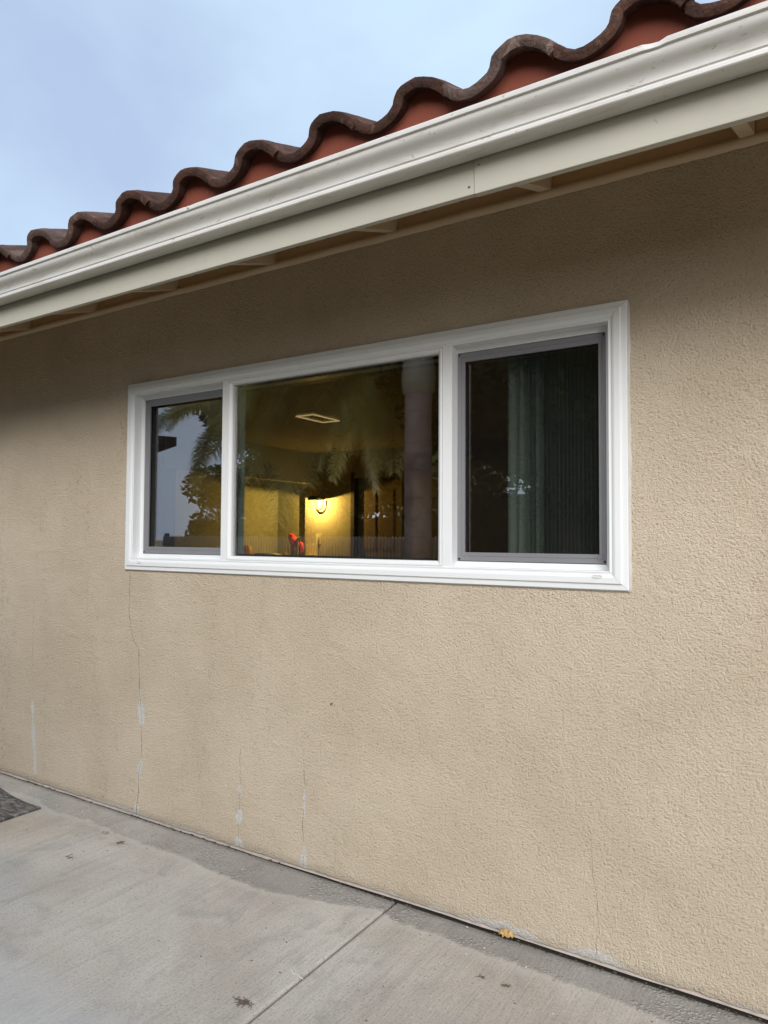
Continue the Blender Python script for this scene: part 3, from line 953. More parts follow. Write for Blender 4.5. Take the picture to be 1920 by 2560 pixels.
tp = [(0, .004), (0, -.006), (.0015, -.009), (.003, -.010), (.019, -.011), (.0205, -.0125), (.0215, -.016), (.023, -.017), (.040, -.0175), (.046, -.0155), (.050, -.0125), (.0515, -.0120), (.056, -.0125), (.0575, -.0135), (.060, -.0125), (.061, -.011), (.0612, .030), (.0615, .034), (.079, .0345), (.080, .036), (.080, .11), (.02, .11), (.02, .125)]
mitred('frame_member', WX0, WX1, WZ0, WZ1, tp, M['vinyl'], win)
# mitre backing so the hairline joint is dark, not see-through
# caulk line round the trim
def caulk_loop():
    mb = MB()
    P = []
    c = [(WX0, WZ0), (WX1, WZ0), (WX1, WZ1), (WX0, WZ1)]
    for s_ in range(4):
        a, b = Vector(c[s_]), Vector(c[(s_ + 1) % 4])
        nseg = int((b - a).length / 0.012)
        out = Vector(((b - a).normalized().y, -(b - a).normalized().x))
        for i in range(nseg):
            P.append((a + (b - a) * i / nseg, out, i / nseg))
    vs_ = []
    for p, out, f in P:
        base = 0.0035 if out.x < .5 else 0.009
        w_ = base * (0.8 + 0.6 * mnoise.noise(Vector((p.x * 14, p.y * 14, 2)))) + 0.001
        q = p + out * w_
        if f < 0.001:
            q = p + Vector(((1 if p.x > -1.5 else -1), (1 if p.y > 1.5 else -1))) * w_ * 0.9
        vs_ += [(p.x, -0.0075, p.y), ((p.x + q.x) / 2, -0.006, (p.y + q.y) / 2), (q.x, 0.0015, q.y)]
    n = len(P)
    fs = []
    for i in range(n):
        j = (i + 1) % n
        for k in range(2):
            fs.append((i * 3 + k, i * 3 + k + 1, j * 3 + k + 1, j * 3 + k))
    mb.add(vs_, fs, True)
    return mb.build('caulk_bead', M['caulk'], win)
caulk_loop()

LZ0, LZ1 = WZ0 + 0.0612, WZ1 - 0.0612
def mullion(x0, x1):
    mb = MB()
    pr = [(x0, .10), (x0, -.0075), (x0 + .0015, -.010), (x1 - .0015, -.010), (x1, -.0075), (x1, .10)]
    vs_ = [(x, y, LZ0 - .003) for x, y in pr] + [(x, y, LZ1 + .003) for x, y in pr]
    mb.add(vs_, [(i, i + 1, i + 7, i + 6) for i in range(5)])
    return mb.build('mullion', M['vinyl'], win)
ML0, ML1 = -2.345, -2.3085
MR0, MR1 = -1.2235, -1.184
mullion(ML0, ML1)
mullion(MR0, MR1)
# centre lite bead
bp = [(0, -.0085), (.001, -.0105), (.004, -.0115), (.009, -.0105), (.0175, -.003), (.0195, .001), (.0195, .030)]
mitred('glazing_bead', ML1 + .0006, MR0 - .0006, LZ0, LZ1 - 0.0, bp, M['vinyl'], win)
def pane(x0, x1, z0, z1, y):
    return MB().box(x0, x1, y, y + .004, z0, z1).build('glass_pane', M['glass'], win)
pane(ML1 + .012, MR0 - .012, LZ0 + .012, LZ1 - .012, .012)
# spacer bars between the panes of the sealed unit
sp_ = [(.0195, .017), (.0205, .017), (.0205, .034), (.0195, .034)]
mitred('glass_spacer', ML1, MR0, LZ0, LZ1, [(.012, .0172), (.0285, .0172), (.0285, .031), (.012, .031)], M['black'], win)

def screen(x0, x1, z0, z1, y, fl, fr_, fbm, ft2):
    xi0, xi1, zi0, zi1 = x0 + fl, x1 - fr_, z0 + fbm, z1 - ft2
    d = 0.010
    mbs = []
    def member(oa, ob, ia, ib):
        mb = MB()
        # outer edge a-b, inner edge; slight step (groove for the spline)
        oa, ob, ia, ib = [Vector((p[0], 0, p[1])) for p in (oa, ob, ia, ib)]
        st = [(0, d), (0, 0.0012), (.04, 0), (.50, 0), (.52, .0012), (.56, .0012), (.58, 0.0), (.96, 0), (1, .0012), (1, d)]
        A, B = [], []
        for f, yy in st:
            pa, pb = oa.lerp(ia, f), ob.lerp(ib, f)
            A.append((pa.x, y + yy, pa.z))
            B.append((pb.x, y + yy, pb.z))
        n = len(st)
        mb.add(A + B, [(i, n + i, n + i + 1, i + 1) for i in range(n - 1)])
        mb.add([A[0], B[0], B[-1], A[-1]], [(0, 3, 2, 1)])
        return mb.build('screen_frame', M['screen_frame'], win)
    O = [(x0, z0), (x1, z0), (x1, z1), (x0, z1)]
    I = [(xi0, zi0), (xi1, zi0), (xi1, zi1), (xi0, zi1)]
    for s_ in range(4):
        member(O[s_], O[(s_ + 1) % 4], I[s_], I[(s_ + 1) % 4])
    MB().add([(xi0 - .004, y + .006, zi0 - .004), (xi1 + .004, y + .006, zi0 - .004), (xi1 + .004, y + .006, zi1 + .004), (xi0 - .004, y + .006, zi1 + .004)], [(0, 1, 2, 3)]).build('screen_mesh', M['screen'], win)
    # corner keys
    for cx_, cz_ in ((x0 + .007, z0 + .007), (x1 - .007, z0 + .007), (x1 - .007, z1 - .007), (x0 + .007, z1 - .007)):
        mb = MB()
        k = 10
        mb.add([(cx_ + .004 * math.cos(a * 2 * math.pi / k), y - .0012, cz_ + .004 * math.sin(a * 2 * math.pi / k)) for a in range(k)] + [(cx_ + .0045 * math.cos(a * 2 * math.pi / k), y + .001, cz_ + .0045 * math.sin(a * 2 * math.pi / k)) for a in range(k)],
               [tuple(reversed(range(k)))] + [(a, (a + 1) % k, k + (a + 1) % k, k + a) for a in range(k)])
        mb.build('corner_key', M['black'], win)
SY = 0.036
SR = (MR1 + .0015, -0.6405, 1.2705, 2.0345)
screen(SR[0], SR[1], SR[2], SR[3], SY, .028, .025, .031, .034)
SLf = (-2.9255, ML0 + .012, 1.2705, 2.0345)
screen(SLf[0], SLf[1], SLf[2], SLf[3], SY, .034, .025, .033, .034)
# pull tab disc on right screen
mb = MB()
k = 24
cx_, cz_, R_ = SR[1] - .020, SR[2] + .021, .0115
rg = []
for rad, yy in ((R_, SY + .0008), (R_ - .0008, SY - .0016), (R_ - .002, SY - .0016), (R_ - .0028, SY + .0002)):
    rg.append([(cx_ + rad * math.cos(a * 2 * math.pi / k), yy, cz_ + rad * math.sin(a * 2 * math.pi / k)) for a in range(k)])
for a_, b_ in zip(rg, rg[1:]):
    mb.add(a_ + b_, [(i, (i + 1) % k, k + (i + 1) % k, k + i) for i in range(k)], True)
mb.build('pull_tab', M['screen_frame'], win)
# black strip added round each screen: the track gap's darkness as colour
for s_ in (SR, SLf):
    mitred('track_gap_strip', s_[0] - .006, s_[1] + .006, s_[2] - .006, s_[3] + .006, [(0, SY + .0065), (.004, SY + .004), (.0075, SY + .0065), (.0075, SY + .016), (0, SY + .016)], M['black'], win)
# sliding sashes behind the screens: white frame, glass
for x0, x1 in ((SR[0], SR[1]), (SLf[0], SLf[1])):
    mitred('sash_member', x0 - .002, x1 + .002, 1.268, 2.037, [(0, .058), (0, .052), (.016, .052), (.018, .058), (.018, .082), (0, .082)], M['vinyl'], win)
    pane(x0 + .010, x1 - .010, 1.278, 2.027, .060)
    mitred('sash_gap_strip', x0 + .016, x1 - .016, 1.284, 2.021, [(0, .0585), (.010, .0588), (.010, .0595)], M['black'], win)  # black line added for the dark gap inside the screen frame
# latch on the meeting stile
lt = MB().box(-2.291, -2.280, .036, .046, 1.575, 1.665)
lt.tube([(-2.284, .040, 1.588), (-2.272, .034, 1.596), (-2.264, .032, 1.620), (-2.272, .034, 1.644), (-2.284, .040, 1.652)], .0035, 8)
lt.build('latch', M['screen_frame'], win)
# weep covers
def weep(xc, zc):
    mb = MB()
    hw_, hh = .015, .0042
    ring_o, ring_i, ring_b = [], [], []
    k = 8
    pts = []
    for s_ in (1, -1):
        for i in range(k + 1):
            a = (-math.pi / 2 + math.pi * i / k) + (0 if s_ == 1 else math.pi)
            pts.append((s_ * (hw_ - hh), a))
    def loop(r_, y): return [(xc + cx + r_ * math.cos(a), y, zc + r_ * math.sin(a)) for cx, a in pts]
    L = [loop(hh + .0006, -.0165), loop(hh, -.0205), loop(hh * .62, -.0205), loop(hh * .55, -.0178)]
    n = len(pts)
    for a_, b_ in zip(L, L[1:]):
        mb.add(a_ + b_, [(i, (i + 1) % n, n + (i + 1) % n, n + i) for i in range(n)])
    mb.add(L[-1], [tuple(range(n))])
    return mb.build('weep_cover', M['vinyl'], win)
weep(-0.6565, 1.2325)
weep(-2.886, 1.2275)
# interior window stool / jamb liner
mitred('jamb_liner', WX0 + .02, WX1 - .02, WZ0 + .02, WZ1 - .02, [(.06, .11), (.06, .16), (.0, .16)], M['darkwood_and_shade'], win)

# ------------------------------------------------------------------ interior (parts of the house)
Z0, Z1 = 0.12, 2.552
YB = 5.66
BX = -6.27
def part(name, mat, *bx):
    mb = MB()
    for b in bx: mb.box(*b)
    return mb.build(name, mat, house)
part('interior_floor', M['floor'], (XL, XR, .141, 8.2, 0.0605, Z0))
part('interior_ceiling', M['ceil'], (XL, XR, .141, 8.2, Z1, Z1 + .05))
LWX0, LWX1 = -6.435, -5.632
part('lamp_wall', M['room'], (LWX0, LWX1, YB, YB + .12, Z0 + .001, Z1 - .001))
part('back_wall', M['room'], (LWX1, -4.86 + .005, YB + .001, YB + .119, 2.195, Z1 - .001), (-4.855, XR - .1, YB + .0005, YB + .1195, Z0 + .001, Z1 - .001), (BX - .1, LWX0 - .0, YB + .002, YB + .118, 2.121, Z1 - .002))
part('side_wall', M['room'], (XR - .1, XR - .001, .142, YB + .119, Z0 + .001, Z1 - .001))
part('near_partition', M['darkwood_and_shade'], (BX - .14, BX, .142, 3.15, Z0 + .001, 2.118))  # plain wall left unlit; its darkness is put into the colour
part('soffit_beam', M['room'], (BX - .14, BX, .142, YB - .001, 2.119, Z1 - .001))
part('kitchen_wall', M['kitchen'], (-7.15, -7.05, .142, 8.19, Z0 + .001, Z1 - .001), (-7.049, XR, 8.0, 8.1, Z0 + .002, Z1 - .002), (-7.049, LWX0 + .05, YB + .1205, YB + .2, Z0 + .002, Z1 - .002))
part('hall_wall', M['room'], (BX + .1, XR, 6.9, 7.0, Z0 + .001, Z1 - .001))
# door in the back wall
dr = MB().box(-5.528, -4.90, YB + .03, YB + .07, Z0 + .008, 2.165)
dr = dr.build('interior_door', M['door'], house)
for z0, z1 in ((.35, 1.05), (1.2, 2.0)):
    for x0, x1 in ((-5.45, -5.25), (-5.17, -4.97)):
        MB().box(x0, x1, YB + .022, YB + .0305, z0, z1).build('door_panel', M['door'], dr)
MB().sphere((-5.47, YB - .01, 1.1), .028, 8).build('door_knob', M['bronze'], dr)
dc = MB().box(-5.632, -5.575, YB - .015, YB + .12, Z0 + .001, 2.25).build('door_casing', M['darkwood_and_shade'], house)
MB().box(-5.574, -5.53, YB + .028, YB + .119, Z0 + .001, 2.19).build('door_stop', M['black'], house)
MB().box(-5.574, -4.8, YB - .014, YB - .0005, 2.170, 2.235).build('door_casing', M['casing'], house)
MB().box(-4.90, -4.81, YB - .016, YB + .119, Z0 + .001, 2.169).build('door_casing', M['casing'], house)

# bar counter that crosses the opening beside the lamp wall
bc = empty('bar_counter', (-7.2, YB, Z0), 'pale bar counter seen through the centre pane below the wall lamp', 'counter')
def cpart(name, mat, x0, x1, y0, y1, z0, z1):
    return bevel(MB().box(x0 + 7.2, x1 + 7.2, y0 - YB, y1 - YB, z0 - Z0, z1 - Z0).build(name, mat, bc), .004)
cpart('counter_top', M['counter'], -7.04, -6.17, YB - .34, YB - .004, 1.062, 1.100)
cpart('base_panel', M['darkwood_and_shade'], -7.04, -6.2, YB - .28, YB - .03, Z0 + .0015, 1.061)
cpart('side_counter', M['counter'], -7.04, -6.74, 3.9, YB - .345, 1.062, 1.100)
cpart('side_base', M['darkwood_and_shade'], -7.04, -6.78, 3.92, YB - .345, Z0 + .0015, 1.061)
cpart('end_splash', M['counter'], -6.40, -6.185, YB - .0248, YB - .0045, 1.101, 1.262)

# wall lamp
LX, LZ = -6.15, 1.905
wl = empty('wall_lamp', (LX, YB, LZ), 'lit black wall lamp with a drum head over a looped arm', 'wall lamp')
hd = MB().lathe([(.050, .030), (.074, .030), (.080, .026), (.082, .020), (.082, -.024), (.079, -.030), (.072, -.030), (.070, -.018)], (0, -.165, 0), 32)
hd.box(-.045, .045, -.12, -.002, -.022, .022)
hd.build('lamp_head', M['bronze'], wl)
MB().lathe([(.001, -.0205), (.069, -.0205), (.069, -.0185), (.001, -.0185)], (0, -.165, 0), 32).build('diffuser', M['lamp_glow'], wl)
ar = [(-.07 * math.cos(math.pi * i / 20), -.045, -.055 - .105 * math.sin(math.pi * i / 20)) for i in range(21)]
MB().tube([(-.07, -.045, -.026)] + ar + [(.07, -.045, -.026)], .0095, 10).build('looped_arm', M['bronze'], wl)
ld = bpy.data.lights.new('lamp_light', 'POINT')
ld.shadow_soft_size = 0.005
ld.energy = 19.0
ld.color = LAMP_COL
lo = bpy.data.objects.new('lamp_light', ld)
COL.objects.link(lo)
lo.parent = wl
lo.location = (0, -.165, -.045)

# wall plate under the lamp
wp = empty('wall_plate', (-6.19, YB, 1.33), 'cream switch plate on the lit wall under the lamp', 'switch plate')
bevel(MB().box(-.045, .045, -.008, -.0005, -.072, .072).build('plate', M['plate'], wp), .003)
bevel(MB().box(-.012, .014, -.030, -.0085, -.045, .030).build('rocker', M['plate'], wp), .003)
MB().box(.015, .019, -.020, -.0085, -.040, .025).build('slot', M['bronze'], wp)

# ceiling light: slim lit rectangle flush on the ceiling
cl_c = [(-4.445, 3.072), (-4.234, 3.021), (-4.255, 3.447), (-4.468, 3.517)]
cxm, cym = -4.35, 3.265
cle = empty('ceiling_light', (cxm, cym, Z1), 'slim rectangular frame light glowing on the dark ceiling', 'ceiling light')
hx, hy, wd = .108, .215, .009
for x0, x1, y0, y1 in ((-hx, hx, -hy, -hy + wd), (-hx, hx, hy - wd, hy), (-hx, -hx + wd, -hy + wd + .03, hy - wd - .001), (hx - wd, hx, -hy + wd + .001, hy - wd - .03)):
    MB().box(x0, x1, y0, y1, -.022, -.010).build('light_strip', M['frame_glow'], cle)

# toy winged horse on the counter
CT = 1.100
ty = empty('toy_horse', (-6.50, YB - .13, CT), 'small brown winged toy horse with pink mane on the counter', 'toy horse')
mh = bpy.data.meshes.new('body')
bvs = [(0, 0, .165), (.05, 0, .160), (-.045, 0, .172), (-.075, 0, .215), (-.085, 0, .265), (-.125, 0, .262), (-.06, .022, .11), (-.062, .024, .055), (-.065, .024, .008), (-.05, -.022, .11), (-.05, -.024, .055), (-.052, -.024, .008),
       (.062, .022, .11), (.066, .024, .055), (.068, .024, .008), (.055, -.022, .11), (.06, -.024, .055), (.062, -.024, .008), (-.088, .012, .295), (-.088, -.012, .295)]
bes = [(0, 1), (0, 2), (2, 3), (3, 4), (4, 5), (2, 6), (6, 7), (7, 8), (2, 9), (9, 10), (10, 11), (1, 12), (12, 13), (13, 14), (1, 15), (15, 16), (16, 17), (4, 18), (4, 19)]
brr = [.040, .038, .038, .028, .030, .018, .016, .011, .013, .016, .011, .013, .018, .011, .013, .018, .011, .013, .006, .006]
mh.from_pydata(bvs, bes, [])
mh.materials.append(M['toy_brown'])
bo = obj('body', mh, ty)
sk = bo.modifiers.new('skin', 'SKIN')
if not mh.skin_vertices:
    mh.attributes.new('skin', 'FLOAT', 'POINT')
for i, sv in enumerate(mh.skin_vertices[0].data):
    sv.radius = (brr[i], brr[i])
    sv.use_root = (i == 0)
sb = bo.modifiers.new('sub', 'SUBSURF')
sb.levels = sb.render_levels = 2
mn = MB()
for i in range(9):
    f = i / 8
    mn.sphere((-.075 + .11 * f, -.01, .285 - .03 * f - .05 * f * f), .036 - .012 * f, 6, (1, .7, 1))
mn.sphere((-.02, -.035, .225), .045, 6, (1, .5, 1))
mn.build('mane', M['toy_pink'], ty)
tl = MB()
tl.tube([(.085, 0, .19), (.112, 0, .175), (.125, 0, .13), (.128, 0, .08), (.12, 0, .05)], [.012, .022, .026, .022, .008], 8)
tl.build('tail', M['toy_pink'], ty)
wg = MB()
wg.tube([(.03, -.03, .20), (.08, -.04, .225), (.125, -.045, .27)], [.012, .028, .004], 8)
wg.build('wing', M['toy_green'], ty)
eg = MB().sphere((-.015, 0.02, .045), .034, 8, (.8, .6, 1.3))
eg.build('belly_charm', M['toy_green'], ty)
# yellow figurine
fg = empty('figurine', (-6.62, YB - .16, CT), 'tiny yellow figurine beside the toy horse on the counter', 'figurine')
MB().lathe([(.018, 0), (.030, .01), (.030, .04), (.020, .07), (.012, .085)], (0, 0, 0), 14).build('torso', M['yellow'], fg)
MB().sphere((-.012, 0, .115), .016, 6, (.8, .8, 1.7)).sphere((.014, 0, .112), .016, 6, (.8, .8, 1.6)).build('ears', M['yellow'], fg)
# amber bowl and dark dishes
ab = empty('amber_bowl', (-6.93, 4.985, CT), 'amber glazed bowl at the left end of the visible counter', 'bowl')
MB().lathe([(.042, 0), (.078, .02), (.097, .065), (.090, .11), (.065, .145), (.02, .155)], (0, 0, 0), 22).build('bowl_body', M['amber'], ab)
for i in range(6):
    a = i * .35
    MB().sphere((.100 * math.cos(a * .4) , -.03, .02 + i * .024), .010, 5).build('bead', M['yellow'], ab)
ds = empty('serving_dish', (-6.90, 5.29, CT), 'low dark olive dish lying on the counter right of the amber bowl', 'dish')
MB().lathe([(.05, 0), (.09, .008), (.115, .03), (.110, .032), (.088, .013), (.01, .010)], (0, 0, 0), 22).build('dish_body', M['olive_dish'], ds)
nk = MB()
gn = 9
for j in range(gn):
    for i in range(gn):
        x, y = (i / (gn - 1) - .5) * .16, (j / (gn - 1) - .5) * .14
        nk.v.append((x, y, .004 + .03 * abs(mnoise.noise(Vector((x * 30, y * 30, 2)))) + .02 * max(0, 1 - abs(x + .05) * 25)))
nk.f = [(j * gn + i, j * gn + i + 1, (j + 1) * gn + i + 1, (j + 1) * gn + i) for j in range(gn - 1) for i in range(gn - 1)]
nk.sm = [False] * len(nk.f)
tag(nk.build('paper_napkin', M['paper'], None, (-6.76, YB - .18, CT)), 'crumpled cream paper napkin lying on the counter left of the figurine', 'napkin')

# ------------------------------------------------------------------ vertical blind
vb = empty('vertical_blind', (-0.82, .165, 2.06), 'grey green vertical blind drawn to the right side of the window', 'blind')
MB().box(-.55, .235, -.028, .028, .03, .075).build('headrail', M['vinyl'], vb)
def vane_mesh(ang_top, ang_bot, w=.089):
    mb = MB()
    nz, nw = 10, 6
    L = 1.02
    vs_ = []
    for i in range(nz + 1):
        f = i / nz
        a = ang_top + (ang_bot - ang_top) * f
        for j in range(nw + 1):
            s_ = (j / nw - .5)
            cur = .009 * (1 - 4 * s_ * s_)
            lx, ly = s_ * w, cur
            vs_.append((lx * math.cos(a) - ly * math.sin(a), lx * math.sin(a) + ly * math.cos(a), .03 - L * f))
    fs = [(i * (nw + 1) + j, i * (nw + 1) + j + 1, (i + 1) * (nw + 1) + j + 1, (i + 1) * (nw + 1) + j) for i in range(nz) for j in range(nw)]
    mb.add(vs_, fs, True)
    return mb.mesh('vane', M['vane'])
rv = random.Random(5)
for k in range(20):
    x = -.664 - .0142 * k + rv.uniform(-.0012, .0012)
    a = R(100) + R(rv.uniform(-1.5, 1.5))
    if k >= 17: a = R(80)
    obj('vane', vane_mesh(a, a + R(rv.uniform(-2, 2))), vb, (x + .82, 0, 0))
obj('vane', vane_mesh(R(62), R(40)), vb, (-.952 + .82, 0, 0))
obj('vane', vane_mesh(R(40), R(38)), vb, (-.985 + .82, -.004, 0))
obj('vane', vane_mesh(R(70), R(69)), vb, (-1.008 + .82, .006, 0))

# ------------------------------------------------------------------ things on the walk
# doormat with a curling far corner
dm = MB()
nx, ny = 36, 24
x0m, x1m, y0m, y1m = -4.25, -3.36, -.80, -.204
tops = []
for j in range(ny + 1):
    for i in range(nx + 1):
        u, v = i / nx, j / ny
        x, y = x0m + (x1m - x0m) * u, y0m + (y1m - y0m) * v
        cu = max(0, (-3.50 - x)) * max(0, (v - .55) / .45)
        z = .009 + .16 * cu ** 1.5 + .0015 * mnoise.noise(Vector((x * 12, y * 12, 0)))
        tops.append((x, y + .10 * cu ** 1.5, z))
n = nx + 1
lows = [(x, y, z - .007) for x, y, z in tops]
dm.add(tops + lows, [(j * n + i, j * n + i + 1, (j + 1) * n + i + 1, (j + 1) * n + i) for j in range(ny) for i in range(nx)] + [(len(tops) + j * n + i, len(tops) + (j + 1) * n + i, len(tops) + (j + 1) * n + i + 1, len(tops) + j * n + i + 1) for j in range(ny) for i in range(nx)], True)
o_ = len(tops)
rim_ = [(i, i + 1, o_ + i + 1, o_ + i) for i in range(nx)] + [(ny * n + i + 1, ny * n + i, o_ + ny * n + i, o_ + ny * n + i + 1) for i in range(nx)] + [((j + 1) * n, j * n, o_ + j * n, o_ + (j + 1) * n) for j in range(ny)] + [(j * n + nx, (j + 1) * n + nx, o_ + (j + 1) * n + nx, o_ + j * n + nx) for j in range(ny)]
dm.add(tops + lows, [tuple(reversed(f)) for f in rim_])
dmo = dm.build('doormat', M['mat'])
tag(dmo, 'dark slate grey rubber mat with a curled corner on the concrete', 'doormat')

# dead leaf by the wall
lf = MB()
gn = 14
for j in range(gn):
    for i in range(gn):
        u, v = i / (gn - 1) * 2 - 1, j / (gn - 1) * 2 - 1
        rad = math.sqrt(u * u + v * v)
        ed_ = 1 + .22 * mnoise.noise(Vector((u * 2.2, v * 2.2, 4)))
        x, y = u * .024 * ed_, v * .021 * ed_
        z = .012 + .020 * (1 - .6 * rad * rad) + .012 * mnoise.noise(Vector((u * 2.3, v * 2.3, 9))) + .006 * mnoise.noise(Vector((u * 6, v * 6, 3)))
        lf.v.append((x, y * .8, max(.001, z)))
lf.f = [(j * gn + i, j * gn + i + 1, (j + 1) * gn + i + 1, (j + 1) * gn + i) for j in range(gn - 1) for i in range(gn - 1)
        if math.hypot((i + .5) / (gn - 1) * 2 - 1, (j + .5) / (gn - 1) * 2 - 1) < 1.05 + .15 * mnoise.noise(Vector((i * .8, j * .8, 1)))]
lf.sm = [False] * len(lf.f)
lfo = lf.build('dry_leaf', M['leaf'], None, (-.968, -.022, 0.001))
so = lfo.modifiers.new('solid', 'SOLIDIFY'); so.thickness = .0012
tag(lfo, 'crumpled tan dead leaf lying against the foot of the wall', 'leaf')

def twigs(name, loc, n_, spread, ln, label, cat, seed, mat=None, rad=.0009, flat=.003):
    rnd = random.Random(seed)
    mb = MB()
    for _ in range(n_):
        a = rnd.uniform(0, 2 * math.pi)
        c = Vector((rnd.gauss(0, spread), rnd.gauss(0, spread * .5), rnd.uniform(.001, flat)))
        l_ = ln * rnd.uniform(.4, 1)
        d = Vector((math.cos(a), math.sin(a), rnd.uniform(-.1, .2)))
        b_ = Vector((-d.y, d.x, .3)) * l_ * rnd.uniform(-.35, .35)
        p = [c - d * l_ / 2, c + b_ * .5, c + d * l_ / 2]
        for q in p: q.z = max(.0012, q.z)
        mb.tube(p, rad, 4)
    o = mb.build(name, mat or M['twig'], None, loc)
    return tag(o, label, cat)
twigs('twig_tuft', (-1.481, -.741, 0), 26, .012, .035, 'small tuft of dry brown twigs lying beside the slab joint', 'twigs', 2)
twigs('twig', (-2.86, -.207, 0), 3, .016, .03, 'thin dark twig scraps on the concrete near the wall, left of the others', 'twig', 4, None, .0011)
twigs('twig', (-2.755, -.445, 0), 4, .014, .03, 'dark twig scraps on the concrete between mat and slab joint', 'twig', 6, None, .0011)
twigs('withered_leaf', (-2.70, -.241, 0), 7, .008, .03, 'shrivelled grey leaf fragment on the concrete below the second wall crack', 'leaf', 8, None, .0016)
twigs('leaf_scrap', (-.951, -.255, 0), 6, .008, .026, 'left of two dark leaf scraps on the right slab', 'leaf', 9, M['twig'], .0009)
twigs('leaf_scrap', (-.873, -.255, 0), 8, .006, .020, 'right of two dark leaf scraps on the right slab', 'leaf', 10, M['twig'], .0010)
tb = MB()
tb.tube([(-1.469, -.546, .002), (-1.460, -.551, .004), (-1.450, -.558, .002), (-1.430, -.557, .003), (-1.418, -.563, .003), (-1.404, -.564, .002)], .0013, 5)
tb.tube([(-1.430, -.557, .002), (-1.424, -.566, .003), (-1.417, -.573, .002)], .001, 5)
tag(tb.build('root_thread', M['crumb']), 'pale root thread curling out of the slab joint', 'thread')
# small crumbs and seeds nobody could count
cb = MB()
rnd = random.Random(12)
for i in range(130):
    x, y = rnd.uniform(-3.9, .2), -abs(rnd.gauss(0, .35)) - .02
    if y < -1.2 : continue
    if x < -3.3 and -.85 < y < -.15: continue
    r_ = rnd.uniform(.0008, .0022)
    cb.sphere((x, y, r_ * .6), r_, 3, (rnd.uniform(.8, 2.4), rnd.uniform(.8, 1.6), .7))
tag(cb.build('debris', M['twig']), 'scattered dark crumbs and seeds on the concrete', kind='stuff')
cb = MB()
for i in range(60):
    x, y = rnd.uniform(-3.9, .2), -abs(rnd.gauss(0, .22)) - .02
    if x < -3.3 and -.85 < y < -.15: continue
    r_ = rnd.uniform(.0010, .0024)
    cb.sphere((x, y, r_ * .6), r_, 3, (rnd.uniform(.8, 2.0), rnd.uniform(.8, 1.6), .7))
tag(cb.build('paint_chips', M['crumb']), 'scattered pale chips of paint on the concrete', kind='stuff')
# dirt caught in the gap at the foot of the wall
cb = MB()
for i in range(420):
    x = rnd.uniform(-4.0, .4)
    if mnoise.noise(Vector((x * 3, 1, 2))) < -.05: continue
    r_ = rnd.uniform(.001, .0035)
    cb.sphere((x, rnd.uniform(-.022, -.004), r_ * .5), r_, 3, (rnd.uniform(.8, 2.2), 1, .8))
tag(cb.build('dirt', M['drygrass']), 'dark dirt gathered along the foot of the wall', kind='stuff')

# grass along the walk
def blade(mb, base, tip, w_):
    base, tip = Vector(base), Vector(tip)
    d = tip - base
    side = Vector((d.y, -d.x, 0))
    if side.length < 1e-5: side = Vector((1, 0, 0))
    side = side.normalized() * w_
    md = base.lerp(tip, .55) + Vector((0, 0, .18 * d.length * .3))
    mb.add([base - side, base + side, md + side * .8, md - side * .8, tip], [(0, 1, 2, 3), (3, 2, 4)])
gb = MB()
blade(gb, (-1.955, -1.252, -.035), (-1.911, -1.213, .062), .0022)
blade(gb, (-1.917, -1.240, -.035), (-1.889, -1.198, .062), .0018)
tag(gb.build('grass_tuft', M['drygrass']), 'two dark grass blades poking up at the edge of the walk', 'grass blades')
gb = MB()
rnd = random.Random(21)
for i in range(9000):
    x = rnd.uniform(-6, 3)
    y = -1.275 - abs(rnd.gauss(0, .8))
    h = rnd.uniform(.02, .038)
    if abs(x) < .4 and -2.9 < y < -2.0: h *= .5
    blade(gb, (x, y, -.036), (x + rnd.gauss(0, .02), y + rnd.gauss(0, .015), -.035 + h), .002)
tag(gb.build('grass', M['grass']), 'short lawn grass beside the walk, tinted tan like the lawn', kind='stuff')

# ------------------------------------------------------------------ garden behind the camera, seen reflected in the panes
def frond_mesh(seed, L=3.6, droop=1.0):
    rnd = random.Random(seed)
    mb = MB()
    pts = []
    nseg = 26
    for i in range(nseg + 1):
        t = i / nseg
        r_ = L * (t - .22 * t * t * droop)
        z = L * (.34 * t - (.62 * droop) * t * t - .12 * t ** 4)
        pts.append(Vector((r_, 0, z)))
    mb.tube(pts, [.028 * (1 - .85 * i / nseg) for i in range(nseg + 1)], 5)
    nl = 150
    for i in range(nl):
        t = .14 + .86 * i / nl
        k = min(nseg - 1, int(t * nseg))
        p = pts[k].lerp(pts[k + 1], t * nseg - k)
        d = (pts[k + 1] - pts[k]).normalized()
        ll = (.62 * math.sin(math.pi * min(1, .12 + t * .86)) ** .6 + .08)
        for s_ in (-1, 1):
            for rep in range(3):
                elev = rnd.uniform(-.35, .75)
                dirv = (Vector((0, s_, 0)) * math.cos(elev) + Vector((-d.z, 0, d.x)) * math.sin(elev) + d * rnd.uniform(.35, .8)).normalized()
                l_ = ll * rnd.uniform(.75, 1.1)
                m1 = p + dirv * l_ * .55
                e1 = m1 + (dirv * .6 + Vector((0, 0, -rnd.uniform(.5, .9)))).normalized() * l_ * .5
                w_ = .0085
                sd_ = d * w_
                mb.add([p - sd_, p + sd_, m1 + sd_, m1 - sd_, e1], [(0, 1, 2, 3), (3, 2, 4)])
    return mb.mesh('frond', M['frond'])
fronds = [frond_mesh(31, 4.1, 1.0), frond_mesh(32, 3.7, 1.15), frond_mesh(33, 3.4, .8), frond_mesh(34, 4.3, .9)]

